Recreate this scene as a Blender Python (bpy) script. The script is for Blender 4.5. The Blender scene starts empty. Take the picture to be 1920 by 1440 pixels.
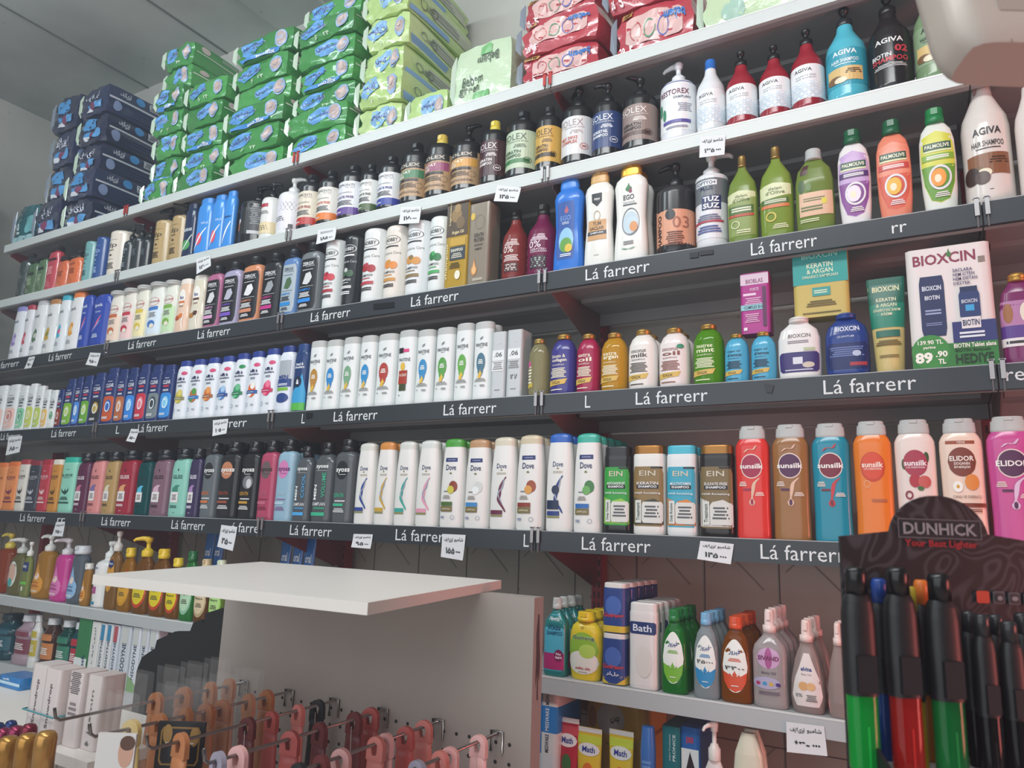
import bpy, math, random
import numpy as np
from mathutils import Vector, Matrix
random.seed(7)
SC = bpy.context.scene
COL = SC.collection
PI = math.pi
# ------------------------------------------------------------------ camera
HAZE = 0.027
F_PX = 1371.8
YAW, PITCH, ROLL = -0.5341, 0.1904, 0.0342
CAM = np.array([2.8954, -1.6583, 1.5])
_f = np.array([math.sin(YAW)*math.cos(PITCH), math.cos(YAW)*math.cos(PITCH), math.sin(PITCH)])
_r = np.array([math.cos(YAW), -math.sin(YAW), 0.0])
_u = np.cross(_r, _f)
MR = np.array([_r*math.cos(ROLL)+_u*math.sin(ROLL), -_r*math.sin(ROLL)+_u*math.cos(ROLL), _f])
cd = bpy.data.cameras.new('camera'); cam = bpy.data.objects.new('camera', cd); COL.objects.link(cam)
cd.sensor_fit = 'HORIZONTAL'; cd.sensor_width = 36; cd.lens = F_PX/1920*36
cd.clip_start = 0.02; cd.clip_end = 50
cd.dof.use_dof = True; cd.dof.focus_distance = 1.9; cd.dof.aperture_fstop = 9
cam.matrix_world = Matrix(((MR[0][0], MR[1][0], -MR[2][0], CAM[0]), (MR[0][1], MR[1][1], -MR[2][1], CAM[1]),
                           (MR[0][2], MR[1][2], -MR[2][2], CAM[2]), (0, 0, 0, 1)))
SC.camera = cam
# ------------------------------------------------------------------ view, world, lights
SC.view_settings.view_transform = 'Standard'; SC.view_settings.look = 'None'
SC.view_settings.gamma = 1; SC.view_settings.exposure = 0.0
SC.view_settings.use_curve_mapping = False
SC.cycles.max_bounces = 7; SC.cycles.transparent_max_bounces = 12
wd = bpy.data.worlds.new('world'); SC.world = wd; wd.use_nodes = True
bg = wd.node_tree.nodes['Background']; bg.inputs[0].default_value = (0.72, 0.8, 0.85, 1); bg.inputs[1].default_value = 0.55
vs_ = wd.node_tree.nodes.new('ShaderNodeVolumeScatter'); vs_.inputs['Color'].default_value = (.75, .88, 1, 1); vs_.inputs['Density'].default_value = HAZE
wd.node_tree.links.new(vs_.outputs[0], wd.node_tree.nodes['World Output'].inputs['Volume'])
def area(name, loc, target, sx, sy, power, col):
    l = bpy.data.lights.new(name, 'AREA'); l.shape = 'RECTANGLE'; l.size = sx; l.size_y = sy
    l.energy = power; l.color = col
    o = bpy.data.objects.new(name, l); COL.objects.link(o); o.location = loc
    o.rotation_euler = (Vector(target)-Vector(loc)).to_track_quat('-Z', 'Y').to_euler()
    return o
area('ceiling_tube_light', (2.3, -1.9, 3.5), (1.9, 0.25, 1.7), 2.2, 0.22, 42, (0.94, 0.985, 1.0))
area('ceiling_tube_light', (0.4, -1.5, 3.55), (0.0, 0.2, 1.7), 1.4, 0.2, 18, (0.80, 0.93, 1.0))
area('front_low_fill', (1.6, -3.9, 1.5), (1.7, 0.0, 1.3), 4.2, 2.2, 48, (0.92, 0.97, 1.0))  # added fill from the camera side, lifts the shelf interiors
area('front_ambient_fill', (1.8, -4.1, 3.0), (1.8, 0.4, 1.9), 6.0, 1.2, 44, (0.80, 0.89, 1.0))  # added area light, replaces world ambient swallowed by the volume
area('red_side_light', (4.9, -0.75, 1.2), (2.2, -0.45, 1.2), 0.5, 0.9, 24, (1.0, 0.22, 0.20))  # red light from the right, its source out of view

def ray(u, v):
    return MR.T @ np.array([(u-960)/F_PX, (720-v)/F_PX, 1.0])
def on_y(u, v, y): d = ray(u, v); return CAM + d*(y-CAM[1])/d[1]
def on_z(u, v, z): d = ray(u, v); return CAM + d*(z-CAM[2])/d[2]
def on_x(u, v, x): d = ray(u, v); return CAM + d*(x-CAM[0])/d[0]
def at_d(u, v, dist): return CAM + ray(u, v)*dist
def proj(X):
    c = MR @ (np.array(X, float)-CAM); return 960+F_PX*c[0]/c[2], 720-F_PX*c[1]/c[2]
def x_on(px, y, z):
    """world x of the point on the line (y,z) that appears in column px"""
    k = (px-960)/F_PX; n = MR[0]-k*MR[2]
    return CAM[0]-(n[1]*(y-CAM[1])+n[2]*(z-CAM[2]))/n[0]
def z_on(py, x, y):
    k = (720-py)/F_PX; n = MR[1]-k*MR[2]
    return CAM[2]-(n[0]*(x-CAM[0])+n[1]*(y-CAM[1]))/n[2]

# ------------------------------------------------------------------ materials
def lin(c):
    c /= 255.0
    return c/12.92 if c <= 0.04045 else ((c+0.055)/1.055)**2.4
def rgb(h):
    h = h.lstrip('#')
    if len(h) == 3: h = ''.join(x*2 for x in h)
    return (lin(int(h[0:2], 16)), lin(int(h[2:4], 16)), lin(int(h[4:6], 16)), 1)
MATS = {}
def mat(col, rough=0.35, metal=0.0, trans=0.0, coat=0.0, bump=0.0, bscale=30, alpha=1.0, sss=0.0, var=0.0, vscale=8):
    key = (col, rough, metal, trans, coat, bump, bscale, alpha, sss, var, vscale)
    if key in MATS: return MATS[key]
    m = bpy.data.materials.new('m_'+col.strip('#')); m.use_nodes = True
    nt = m.node_tree; p = nt.nodes['Principled BSDF']
    p.inputs['Base Color'].default_value = rgb(col); p.inputs['Roughness'].default_value = rough
    p.inputs['Metallic'].default_value = metal; p.inputs['Transmission Weight'].default_value = trans
    p.inputs['Coat Weight'].default_value = coat; p.inputs['Coat Roughness'].default_value = 0.08
    p.inputs['Alpha'].default_value = alpha
    if trans: p.inputs['IOR'].default_value = 1.3
    if var or bump:
        tc = nt.nodes.new('ShaderNodeTexCoord')
    if var:
        n = nt.nodes.new('ShaderNodeTexNoise'); n.inputs['Scale'].default_value = vscale; n.inputs['Detail'].default_value = 6
        nt.links.new(tc.outputs['Object'], n.inputs['Vector'])
        mx = nt.nodes.new('ShaderNodeMix'); mx.data_type = 'RGBA'
        c = rgb(col)
        mx.inputs['A'].default_value = tuple(x*(1-var) for x in c[:3])+(1,)
        mx.inputs['B'].default_value = tuple(min(1, x*(1+var)) for x in c[:3])+(1,)
        nt.links.new(n.outputs['Fac'], mx.inputs['Factor']); nt.links.new(mx.outputs['Result'], p.inputs['Base Color'])
    if bump:
        n2 = nt.nodes.new('ShaderNodeTexNoise'); n2.inputs['Scale'].default_value = bscale; n2.inputs['Detail'].default_value = 5
        nt.links.new(tc.outputs['Object'], n2.inputs['Vector'])
        b = nt.nodes.new('ShaderNodeBump'); b.inputs['Strength'].default_value = bump; b.inputs['Distance'].default_value = 0.01
        nt.links.new(n2.outputs['Fac'], b.inputs['Height']); nt.links.new(b.outputs['Normal'], p.inputs['Normal'])
    MATS[key] = m
    return m

# ------------------------------------------------------------------ mesh builder
class MB:
    def __init__(s): s.v = []; s.f = []; s.mi = []; s.ms = []; s.sm = []
    def mid(s, m):
        if m not in s.ms: s.ms.append(m)
        return s.ms.index(m)
    def add(s, vs, fs, m, smooth=False):
        o = len(s.v); s.v.extend([tuple(map(float, p)) for p in vs]); k = s.mid(m)
        for f in fs: s.f.append(tuple(i+o for i in f)); s.mi.append(k); s.sm.append(smooth)
    def box(s, a, b, m):
        x0, y0, z0 = a; x1, y1, z1 = b
        s.add([(x0, y0, z0), (x1, y0, z0), (x1, y1, z0), (x0, y1, z0), (x0, y0, z1), (x1, y0, z1), (x1, y1, z1), (x0, y1, z1)],
              [(0, 3, 2, 1), (4, 5, 6, 7), (0, 1, 5, 4), (1, 2, 6, 5), (2, 3, 7, 6), (3, 0, 4, 7)], m)
    def prism(s, pts, d, m):
        """pts: 3-D polygon, d: extrusion vector"""
        n = len(pts); P = [np.array(p, float) for p in pts]; Q = [p+np.array(d, float) for p in P]
        s.add(P+Q, [tuple(range(n)), tuple(range(2*n-1, n-1, -1))]+[((i+1) % n, i, n+i, n+(i+1) % n) for i in range(n)], m)
    def lathe(s, prof, c, m, n=24, smooth=True):
        vs = []; fs = []
        for z, r in prof:
            for i in range(n):
                t = 2*PI*i/n; vs.append((c[0]+r*math.cos(t), c[1]+r*math.sin(t), c[2]+z))
        for j in range(len(prof)-1):
            for i in range(n):
                i2 = (i+1) % n; fs.append((j*n+i, j*n+i2, (j+1)*n+i2, (j+1)*n+i))
        fs.append(tuple(reversed(range(n)))); fs.append(tuple((len(prof)-1)*n+i for i in range(n)))
        s.add(vs, fs, m, smooth)
    def tube(s, pts, r, m, n=10, smooth=True):
        P = [np.array(p, float) for p in pts]; rs = r if isinstance(r, (list, tuple)) else [r]*len(P)
        vs = []; fs = []
        for j, p in enumerate(P):
            t = P[min(j+1, len(P)-1)]-P[max(j-1, 0)]; t /= np.linalg.norm(t)+1e-9
            a = np.cross(t, (0, 0, 1)); 
            if np.linalg.norm(a) < 1e-3: a = np.cross(t, (1, 0, 0))
            a /= np.linalg.norm(a); b = np.cross(t, a)
            for i in range(n):
                th = 2*PI*i/n; vs.append(p+rs[j]*(a*math.cos(th)+b*math.sin(th)))
        for j in range(len(P)-1):
            for i in range(n):
                i2 = (i+1) % n; fs.append((j*n+i, j*n+i2, (j+1)*n+i2, (j+1)*n+i))
        fs.append(tuple(range(n))); fs.append(tuple((len(P)-1)*n+i for i in reversed(range(n))))
        s.add(vs, fs, m, smooth)
    def mesh(s, name):
        me = bpy.data.meshes.new(name); me.from_pydata(s.v, [], s.f)
        for m in s.ms: me.materials.append(m)
        me.polygons.foreach_set('material_index', s.mi); me.polygons.foreach_set('use_smooth', s.sm)
        me.update(); return me
    def obj(s, name, parent=None, loc=None):
        o = bpy.data.objects.new(name, s.mesh(name)); COL.objects.link(o)
        if parent is not None: o.parent = parent
        if loc is not None: o.location = loc
        return o
def tag(o, label=None, cat=None, group=None, kind=None):
    if label: o['label'] = label
    if cat: o['category'] = cat
    if group: o['group'] = group
    if kind: o['kind'] = kind
    return o
def empty(name, loc, rz=0):
    o = bpy.data.objects.new(name, None); COL.objects.link(o); o.location = tuple(map(float, loc)); o.rotation_euler = (0, 0, rz)
    o.empty_display_size = 0.02
    return o
def copy_tree(o, loc, rz=None):
    r = o.copy(); COL.objects.link(r); r.location = tuple(map(float, loc))
    if rz is not None: r.rotation_euler = (0, 0, rz)
    for ch in list(o.children):
        c = ch.copy(); COL.objects.link(c); c.parent = r
        for g in list(ch.children):
            d = g.copy(); COL.objects.link(d); d.parent = c
    return r

# ------------------------------------------------------------------ lettering (built-in font turned to mesh, in a 0..1 box)
TXT = {}
def glyphs(s, bold=0, res=2):
    key = (s, bold)
    if key in TXT: return TXT[key]
    c = bpy.data.curves.new('t', 'FONT'); c.body = s; c.resolution_u = res; c.offset = bold*0.011
    o = bpy.data.objects.new('t', c); COL.objects.link(o)
    me = bpy.data.meshes.new_from_object(o)
    bpy.data.objects.remove(o); 
    P = np.array([v.co[:2] for v in me.vertices]) if len(me.vertices) else np.zeros((1, 2))
    fs = [tuple(p.vertices) for p in me.polygons]
    bpy.data.meshes.remove(me); bpy.data.curves.remove(c)
    lo = P.min(0); hi = P.max(0); asp = (hi[0]-lo[0])/max(1e-6, hi[1]-lo[1])
    P = (P-lo)/np.maximum(hi-lo, 1e-6)
    TXT[key] = (P, fs, asp)
    return TXT[key]

# ------------------------------------------------------------------ cross-sections
SEC = {}
def section(r, n):
    key = (round(r, 2), n)
    if key in SEC: return SEC[key]
    th = np.linspace(-PI, PI, 721)
    X = np.sign(np.sin(th))*np.abs(np.sin(th))**(2/n); Y = -r*np.sign(np.cos(th))*np.abs(np.cos(th))**(2/n)
    d = np.hypot(np.diff(X), np.diff(Y)); S = np.concatenate([[0], np.cumsum(d)]); S = (S-S[360])/(S[540]-S[360])
    SEC[key] = (S, X, Y)
    return SEC[key]
class Body:
    def __init__(s, H, w, d, prof, n):
        s.H, s.w, s.d, s.n = H, w/2, d/2, n
        s.t = [p[0] for p in prof]; s.a = [p[1] for p in prof]; s.b = [p[2] if len(p) > 2 else p[1] for p in prof]
    def pt(s, u, v, off=0.0):
        a = np.interp(v, s.t, s.a)*s.w; b = np.interp(v, s.t, s.b)*s.d
        S, X, Y = section(min(3, b/max(a, 1e-6)), s.n)
        x = np.interp(u, S, X)*a; y = np.interp(u, S, Y)*a
        nx = np.sign(x)*(abs(x)/a)**(s.n-1)/a; ny = np.sign(y)*(abs(y)/b)**(s.n-1)/b; L = math.hypot(nx, ny)+1e-9
        return (x+off*nx/L, y+off*ny/L, v*s.H)
    def mesh(s, mb, m, z0=0.0, ns=32):
        ts = sorted(set([i/14 for i in range(15)])|set(s.t)); vs = []; fs = []
        S, X, Y = section(s.d/s.w, s.n)
        us = np.linspace(-2, 2, ns, endpoint=False)
        for t in ts:
            a = np.interp(t, s.t, s.a)*s.w; b = np.interp(t, s.t, s.b)*s.d
            x = np.interp(us, S, X)*a; y = np.interp(us, S, Y)/(s.d/s.w)*b
            vs += [(x[i], y[i], t*s.H+z0) for i in range(ns)]
        for j in range(len(ts)-1):
            for i in range(ns):
                i2 = (i+1) % ns; fs.append((j*ns+i, j*ns+i2, (j+1)*ns+i2, (j+1)*ns+i))
        mb.add(vs, fs, m, True)
        mb.add([vs[i] for i in range(ns)], [tuple(reversed(range(ns)))], m)
        mb.add(vs[-ns:], [tuple(range(ns))], m)

def strip(mb, P, u0, u1, lo, hi, m, off, nu=None):
    """patch between curves lo(s), hi(s), s in 0..1, mapped by P(u,v,off)"""
    nu = nu or max(2, int(abs(u1-u0)*9)); nv = 4
    vs = []; fs = []
    for i in range(nu+1):
        q = i/nu; a, b = lo(q), hi(q)
        for j in range(nv+1): vs.append(P(u0+(u1-u0)*q, a+(b-a)*j/nv, off))
    for i in range(nu):
        for j in range(nv):
            k = i*(nv+1)+j; fs.append((k, k+nv+1, k+nv+2, k+1))
    mb.add(vs, fs, m)
def decorate(mb, P, els, rough=0.35, base=0.0004, step=0.00022):
    """els: R rect, O ellipse, D drop, G rounded rect, T text, X lines of fine print, Q ring, Y polygon fan, S swoosh"""
    for k, e in enumerate(els):
        off = base+step*k; c = e[-1]; m = mat(c, rough) if isinstance(c, str) else c
        if e[0] == 'R': strip(mb, P, e[1], e[3], lambda q: e[2], lambda q: e[4], m, off)
        elif e[0] == 'O':
            _, u, v, ru, rv, _c = e
            f = lambda q: rv*math.sqrt(max(0, 1-(2*q-1)**2))
            strip(mb, P, u-ru, u+ru, lambda q: v-f(q), lambda q: v+f(q), m, off, 16)
        elif e[0] == 'G':
            _, u0, v0, u1, v1, rr, _c = e
            def f(q):
                x = min(q, 1-q)/rr if rr else 1
                return 0 if x >= 1 else 1-math.sqrt(max(0, 1-(1-x)**2))
            h = v1-v0; strip(mb, P, u0, u1, lambda q: v0+f(q)*h*0.12, lambda q: v1-f(q)*h*0.12, m, off, 16)
        elif e[0] == 'D':
            _, u, v, ru, h, _c = e
            def top(q):
                x = 2*q-1; return v+h*(1-abs(x))**1.6*1.0
            f = lambda q: h*0.5*math.sqrt(max(0, 1-(2*q-1)**2))
            strip(mb, P, u-ru, u+ru, lambda q: v-f(q), lambda q: v+max(f(q)*0.7, (1-abs(2*q-1))**1.5*h), m, off, 16)
        elif e[0] == 'Q':
            _, u, v, ru, rv, th, _c = e
            N = 28; vs = []; fs = []
            for i in range(N):
                a = 2*PI*i/N; vs += [P(u+ru*math.cos(a), v+rv*math.sin(a), off), P(u+ru*(1-th)*math.cos(a), v+rv*(1-th)*math.sin(a), off)]
            for i in range(N): j = (i+1) % N; fs.append((2*i, 2*j, 2*j+1, 2*i+1))
            mb.add(vs, fs, m)
        elif e[0] == 'X':
            _, u, v, w, h, n, _c = e
            for i in range(n):
                ww = w*(0.72+0.28*math.sin(i*2.3+n)**2); vv = v+h/2-h*(i+0.5)/n; t = h/n*0.28
                strip(mb, P, u-ww/2, u+ww/2, lambda q: vv-t, lambda q: vv+t, m, off, max(2, int(ww*6)))
        elif e[0] == 'S':       # curved stroke: points list, half thickness list
            _, pts, th, _c = e
            N = 24; ks = np.linspace(0, len(pts)-1, N); U = np.interp(ks, range(len(pts)), [p[0] for p in pts]); V = np.interp(ks, range(len(pts)), [p[1] for p in pts])
            for _ in range(8):
                U[1:-1] = (U[:-2]+U[1:-1]*2+U[2:])/4; V[1:-1] = (V[:-2]+V[1:-1]*2+V[2:])/4
            vs = []; fs = []
            for i in range(N):
                w = th*math.sin(PI*(0.12+0.76*i/(N-1))); vs += [P(U[i]-w, V[i], off), P(U[i]+w, V[i], off)]
            for i in range(N-1): fs.append((2*i, 2*i+1, 2*i+3, 2*i+2))
            mb.add(vs, fs, m)
        elif e[0] == 'Y':
            _, pts, _c = e
            cu = sum(p[0] for p in pts)/len(pts); cv = sum(p[1] for p in pts)/len(pts); ring = []
            for i, p in enumerate(pts):
                q = pts[(i+1) % len(pts)]; ns = max(1, int(abs(q[0]-p[0])/.12+abs(q[1]-p[1])/.12))
                ring += [(p[0]+(q[0]-p[0])*t/ns, p[1]+(q[1]-p[1])*t/ns) for t in range(ns)]
            NR = 6; n = len(ring); vs = [P(cu, cv, off)]; fs = [(0, i+1, (i+1) % n+1) for i in range(n)]
            for r_ in range(1, NR+1): vs += [P(cu+(a-cu)*r_/NR, cv+(b-cv)*r_/NR, off) for a, b in ring]
            for r_ in range(NR-1):
                for i in range(n): j = (i+1) % n; fs.append((1+r_*n+i, 1+(r_+1)*n+i, 1+(r_+1)*n+j, 1+r_*n+j))
            mb.add(vs, fs, m)
        elif e[0] == 'T':
            _, s, u, v, w, h, bold, rot, _c = e
            G, fs, asp = glyphs(s, bold)
            vs = []
            for gx, gy in G:
                if rot == 0: vs.append(P(u+(gx-0.5)*w, v+(gy-0.5)*h, off+0.0002))
                elif rot == 90: vs.append(P(u-(gy-0.5)*w, v+(gx-0.5)*h, off+0.0002))
                elif rot == 180: vs.append(P(u-(gx-0.5)*w, v-(gy-0.5)*h, off+0.0002))
                else: vs.append(P(u+(gy-0.5)*w, v-(gx-0.5)*h, off+0.0002))
            mb.add(vs, fs, m)
def T(s, u, v, w, h, c, b=0, rot=0): return ('T', s, u, v, w, h, b, rot, c)
# ------------------------------------------------------------------ shelving geometry (metres; fronts of the shelves lie on y = 0)
ZS = dict(A=2.7599, B=2.474, C=2.1718, D=1.8368, E=1.4886, F=1.1458, G=0.888, H=0.80)
JX = [-1.0, 0.0, 1.0, 2.0, 3.0, 4.0]
DEPTH = 0.38
SHELF = dict(A='top white shelf', B='lower white shelf', C='upper black shelf', D='middle black shelf', E='lowest black shelf', F='grey shelf', G='low grey shelf', H='bottom shelf')
TOPZ = dict(B=2.7599-.026, C=2.474-.026, D=2.1718-.026, E=1.8368-.026, F=1.4886-.026, G=1.1458-.026, H=1.1458-.026)
# ------------------------------------------------------------------ bottle shapes: profile (t, half width, [half depth]), exponent, depth ratio
SH = {
 'cyl':   ([(0,.9),(.015,.97),(.04,1),(.80,1),(.86,.97),(.91,.86),(.95,.62),(.97,.42),(1,.38)], 2, 1),
 'drum':  ([(0,.93),(.02,1),(.86,1),(.91,.97),(.95,.87),(.975,.6),(.985,.38),(1,.36)], 2, 1),
 'hobby': ([(0,.9),(.01,.96),(.97,1),(.985,.97),(1,.9)], 2, 1),
 'boxy':  ([(0,.93),(.015,1),(.97,1),(1,.96)], 4, .55),
 'pant':  ([(0,.93),(.02,1),(.5,.95),(.95,.97),(1,.96)], 2.5, .6),
 'hs':    ([(0,.9),(.02,1),(.5,.97),(.85,1),(.95,.93),(.99,.8),(1,.78)], 2.6, .6),
 'clear': ([(0,.95),(.02,1),(.6,.98),(.93,.96),(1,.8)], 4, .5),
 'dove':  ([(0,.96),(.02,1),(.4,1),(.72,.96),(.9,.88),(1,.82)], 2.8, .55),
 'sun':   ([(0,.95),(.02,.99),(.25,.96),(.6,.98),(.86,1),(.93,.98),(.97,.88),(1,.76)], 2.8, .52),
 'palm':  ([(0,.80),(.03,.86),(.25,.95),(.55,1),(.8,.96),(.92,.82),(.98,.6),(1,.5)], 2.5, .5),
 'ego':   ([(0,.95),(.02,1),(.2,.97),(.5,.86),(.75,.92),(.88,.98),(.95,.88),(1,.62)], 2.8, .5),
 'ogx':   ([(0,.85),(.03,.95),(.25,1),(.6,1),(.8,.95),(.92,.76),(1,.46)], 2.2, .7),
 'gliss': ([(0,.95),(.02,1),(.8,1),(.93,.92),(.975,.78),(1,.6)], 3.2, .55),
 'syoss': ([(0,.95),(.02,1),(.88,1),(.95,.93),(.985,.7),(1,.5)], 3.5, .6),
 'syo2':  ([(0,.95),(.02,1),(.8,1),(.9,.9),(.97,.68),(1,.45)], 3.0, .6),
 'dalan': ([(0,.9),(.02,.97),(.3,1),(.62,1),(.78,.86),(.88,.55),(.96,.3),(1,.27)], 2.5, .6),
 'agiva': ([(0,.9),(.03,1),(.64,1),(.73,.92),(.83,.66),(.92,.44),(1,.38)], 2, 1),
 'john':  ([(0,.85),(.03,.95),(.25,1),(.5,.86),(.72,.84),(.92,.8),(1,.55)], 2.4, .6),
 'oil':   ([(0,.88),(.03,1),(.45,1),(.7,.93),(.88,.7),(.97,.42),(1,.4)], 2.6, .5),
 'vial':  ([(0,.92),(.02,1),(.72,1),(.82,.9),(.9,.62),(.96,.38),(1,.36)], 3, .6),
 'elv':   ([(0,.82),(.03,.9),(.2,1),(.45,.96),(.75,.7),(.93,.42),(1,.36)], 2.6, .55),
 'box':   ([(0,1),(1,1)], 24, .5),
 'tubew': ([(0,.72,.9),(.02,.74,.95),(.2,.8,.9),(.6,.92,.6),(.93,1,.14),(1,1,.1)], 2.3, .5),
 'fax':   ([(0,.95),(.02,1),(.3,.98),(.55,.86),(.8,.9),(1,.82)], 2.6, .6),
 'haci':  ([(0,.92),(.02,1),(.5,1),(.85,.96),(1,.85)], 2.6, .65),
 'squat': ([(0,.85),(.04,.96),(.3,1),(.7,.98),(.86,.85),(.94,.6),(1,.42)], 2.8, .5),
 'mouth': ([(0,.95),(.02,1),(.18,1),(.21,.9),(.62,.9),(.66,.98),(.78,.95),(.9,.6),(1,.5)], 2.3, .7),
 'grip':  ([(0,.9),(.02,.95),(.15,1),(.5,.9),(.8,1),(.95,.86),(1,.8)], 2.5, .6),
}
def cap_mesh(kind, col, w, d, a, n, h, ndir=-1):
    """cap with its base at z=0; w,d body size; a: top width fraction"""
    mb = MB(); m = MATS_CLEARCAP if col == 'clear' else mat(col, 0.3, metal=.65 if col in ('#b8924c', '#b59a5a', '#c99a4c', '#d9a540', '#9a6a34', '#9a6c36', '#a88a52') else 0); mt = m
    if kind == 'flat':
        b = Body(h, w*a, d*a, [(0,1),(.12,1.0),(.8,.99),(.93,.94),(1,.8)], n); b.mesh(mb, mt, 0, 28)
    elif kind == 'slant':
        b = Body(h, w*a*1.02, d*a, [(0,1),(.55,1),(.8,.9),(.95,.6),(1,.4)], n)
        b.mesh(mb, mt, 0, 28)
    elif kind == 'crown':
        b = Body(h, w*a*1.02, d*a*1.05, [(0,.95),(.1,1),(.7,.96),(.72,.88),(.95,.84),(1,.78)], n); b.mesh(mb, mt, 0, 28)
        mb.box((-w*a*.12, -d*a*.54, h*.74), (w*a*.12, -d*a*.40, h*.98), mt)
    elif kind == 'dome':
        r = w*a*.55; mb.lathe([(0,r*.98),(h*.1,r),(h*.45,r*.98),(h*.5,r*1.04),(h*.75,r*.9),(h*.93,r*.6),(h,r*.2)], (0,0,0), mt)
    elif kind == 'cyl':
        r = w*a*.52; mb.lathe([(0,r),(h*.03,r*1.03),(h*.12,r*1.03),(h*.14,r*.97),(h*.85,r*.95),(h*.96,r*.9),(h,r*.75)], (0,0,0), mt)
    elif kind == 'disc':
        r = w*a*.54; mb.lathe([(0,r*.9),(h*.05,r),(h*.4,r),(h*.42,r*.93),(h*.9,r*.93),(h*.97,r*.88),(h,r*.7)], (0,0,0), mt)
        mb.box((-r*.35, -r*.98, h*.5), (r*.35, -r*.8, h*.9), mt)
    elif kind in ('pump', 'trig'):
        r = max(0.012, min(0.02, w*a*.5)); rr = r*.38
        mb.lathe([(0,r),(h*.03,r*1.05),(h*.3,r*1.05),(h*.34,r*.8),(h*.42,r*.62),(h*.44,rr),(h*.72,rr),(h*.74,r*.6),(h*.93,r*.72),(h*.99,r*.6),(h,r*.2)], (0,0,0), m, 20)
        if kind == 'pump':
            L = r*2.6; c, s = math.cos(ndir), math.sin(ndir)
            mb.tube([(0,0,h*.90),(c*L*.45,s*L*.45,h*.92),(c*L*.85,s*L*.85,h*.87),(c*L,s*L,h*.78)], [r*.5,r*.42,r*.3,r*.22], m, 10)
    elif kind == 'spray':
        r = w*a*.55; mb.lathe([(0,r),(h*.3,r),(h*.32,r*.72),(h*.9,r*.66),(h,r*.55)], (0,0,0), m, 20)
        mb.box((-r*.3, -r*.95, h*.55), (r*.3, -r*.5, h*.9), m)
    return mb.mesh('cap')
MATS_CLEARCAP = mat('#dfe0de', 0.12, 0, 0.35)
CAPH = dict(flat=.10, slant=.10, crown=.12, dome=.10, cyl=.13, disc=.15, pump=.26, trig=.2, spray=.24)
def bottle(name, loc, w, H, shape, bcol, cap, els, trans=0.0, rough=0.28, metal=0.0, ndir=3.6, d=None, rz=0.0, wrap=False):
    rough = min(rough, .2)
    prof, n, r = SH[shape]; d = d or w*r
    if cap:
        kind, ccol = cap.split('#')[0], '#'+cap.split('#')[1] if '#' in cap else 'clear'
        if kind.endswith('clear'): kind = kind[:-5]; ccol = 'clear'
        fr = CAPH[kind]
        for i, ch in enumerate(kind):
            pass
    else: fr = 0
    ch = H*fr; bh = H-ch
    if cap and kind in ('pump', 'trig'): ch = min(ch, 0.085); bh = H-ch
    root = empty(name, loc, rz)
    b = Body(bh, w, d, prof, n); mb = MB()
    m = mat(bcol, rough, metal, trans) if not wrap else mat(bcol, 0.12, 0, 0, 0.8, 0.6, 45)
    b.mesh(mb, m); mb.obj('bottle_body' if shape != 'box' else 'carton', root)
    if cap:
        me = cap_mesh(kind, ccol, w, d, prof[-1][1], n, ch, ndir)
        o = bpy.data.objects.new('pump' if kind in ('pump', 'trig', 'spray') else 'cap', me); COL.objects.link(o); o.parent = root; o.location = (0, 0, bh)
    if els:
        mb = MB(); decorate(mb, b.pt if shape != 'box' else (lambda u, v, off: (u*w/2, -d/2-off, v*bh)), els); mb.obj('label', root)
    root['_d'] = d
    return root

def ordn(k):
    return ['first','second','third','fourth','fifth','sixth','seventh','eighth','ninth','tenth','11th','12th','13th','14th','15th','16th','17th','18th','19th','20th'][k] if k < 20 else '%dth' % (k+1) if (k+1) % 10 not in (1,2,3) else '%d%s' % (k+1, {1:'st',2:'nd',3:'rd'}[(k+1) % 10])
NB = {}
def row(r, items, name='shampoo_bottle', cat='bottle', y0=0.008):
    z = ZS[r]+0.0006; prev = -9
    xs = [(x_on(i[0], 0.01, z), x_on(i[1], 0.01, z)) for i in items]
    for k, it in enumerate(items):
        xl, xr, yt, shape, bcol, cap, els, desc = it[:8]; kw = dict(it[8]) if len(it) > 8 else {}
        deep = kw.pop('deep', 0); nm = kw.pop('name', name); ct = kw.pop('cat', cat); dz = kw.pop('dz', 0); yy = kw.pop('y', y0); grp = kw.pop('group', None)
        gap = kw.pop('gap', 0.005)
        a, b = xs[k]; a = max(a, prev+0.001)
        w = (b-a)*(1-gap); prof, n, rr = SH[shape]; d = kw.get('d') or min(w*rr, 0.3)
        kw['d'] = d
        xc = (a+b)/2; prev = a+w if yy == y0 else prev
        yc = yy+d/2
        H = min(z_on(yt, xc, yc), TOPZ[r])-z-dz
        kw.setdefault('ndir', 3.4+0.9*math.sin(k*2.1))
        o = bottle(nm, (xc, yc, z+dz), w, H, shape, bcol, cap, els, **kw)
        NB[r] = NB.get(r, 0)+1
        lab = '%s, %s from left, %s' % (desc, ordn(NB[r]-1), SHELF[r])
        tag(o, lab, ct, grp or (nm.replace('_', ' ')+'s on the '+SHELF[r]))
        for q in range(deep):
            c = copy_tree(o, (xc+0.002*((q*7) % 3-1), yc+(q+1)*(d+0.004), z+dz), o.rotation_euler[2])
            if yc+(q+1)*(d+0.004)+d/2 > 0.375:
                for g in list(c.children): bpy.data.objects.remove(g)
                bpy.data.objects.remove(c); break
            c['label'] = '%s, %s in file on %s' % (desc, ['second', 'third', 'fourth', 'fifth', 'sixth', 'seventh'][q], SHELF[r])
            c['group'] = 'files of '+desc+' behind the front row'
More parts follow.
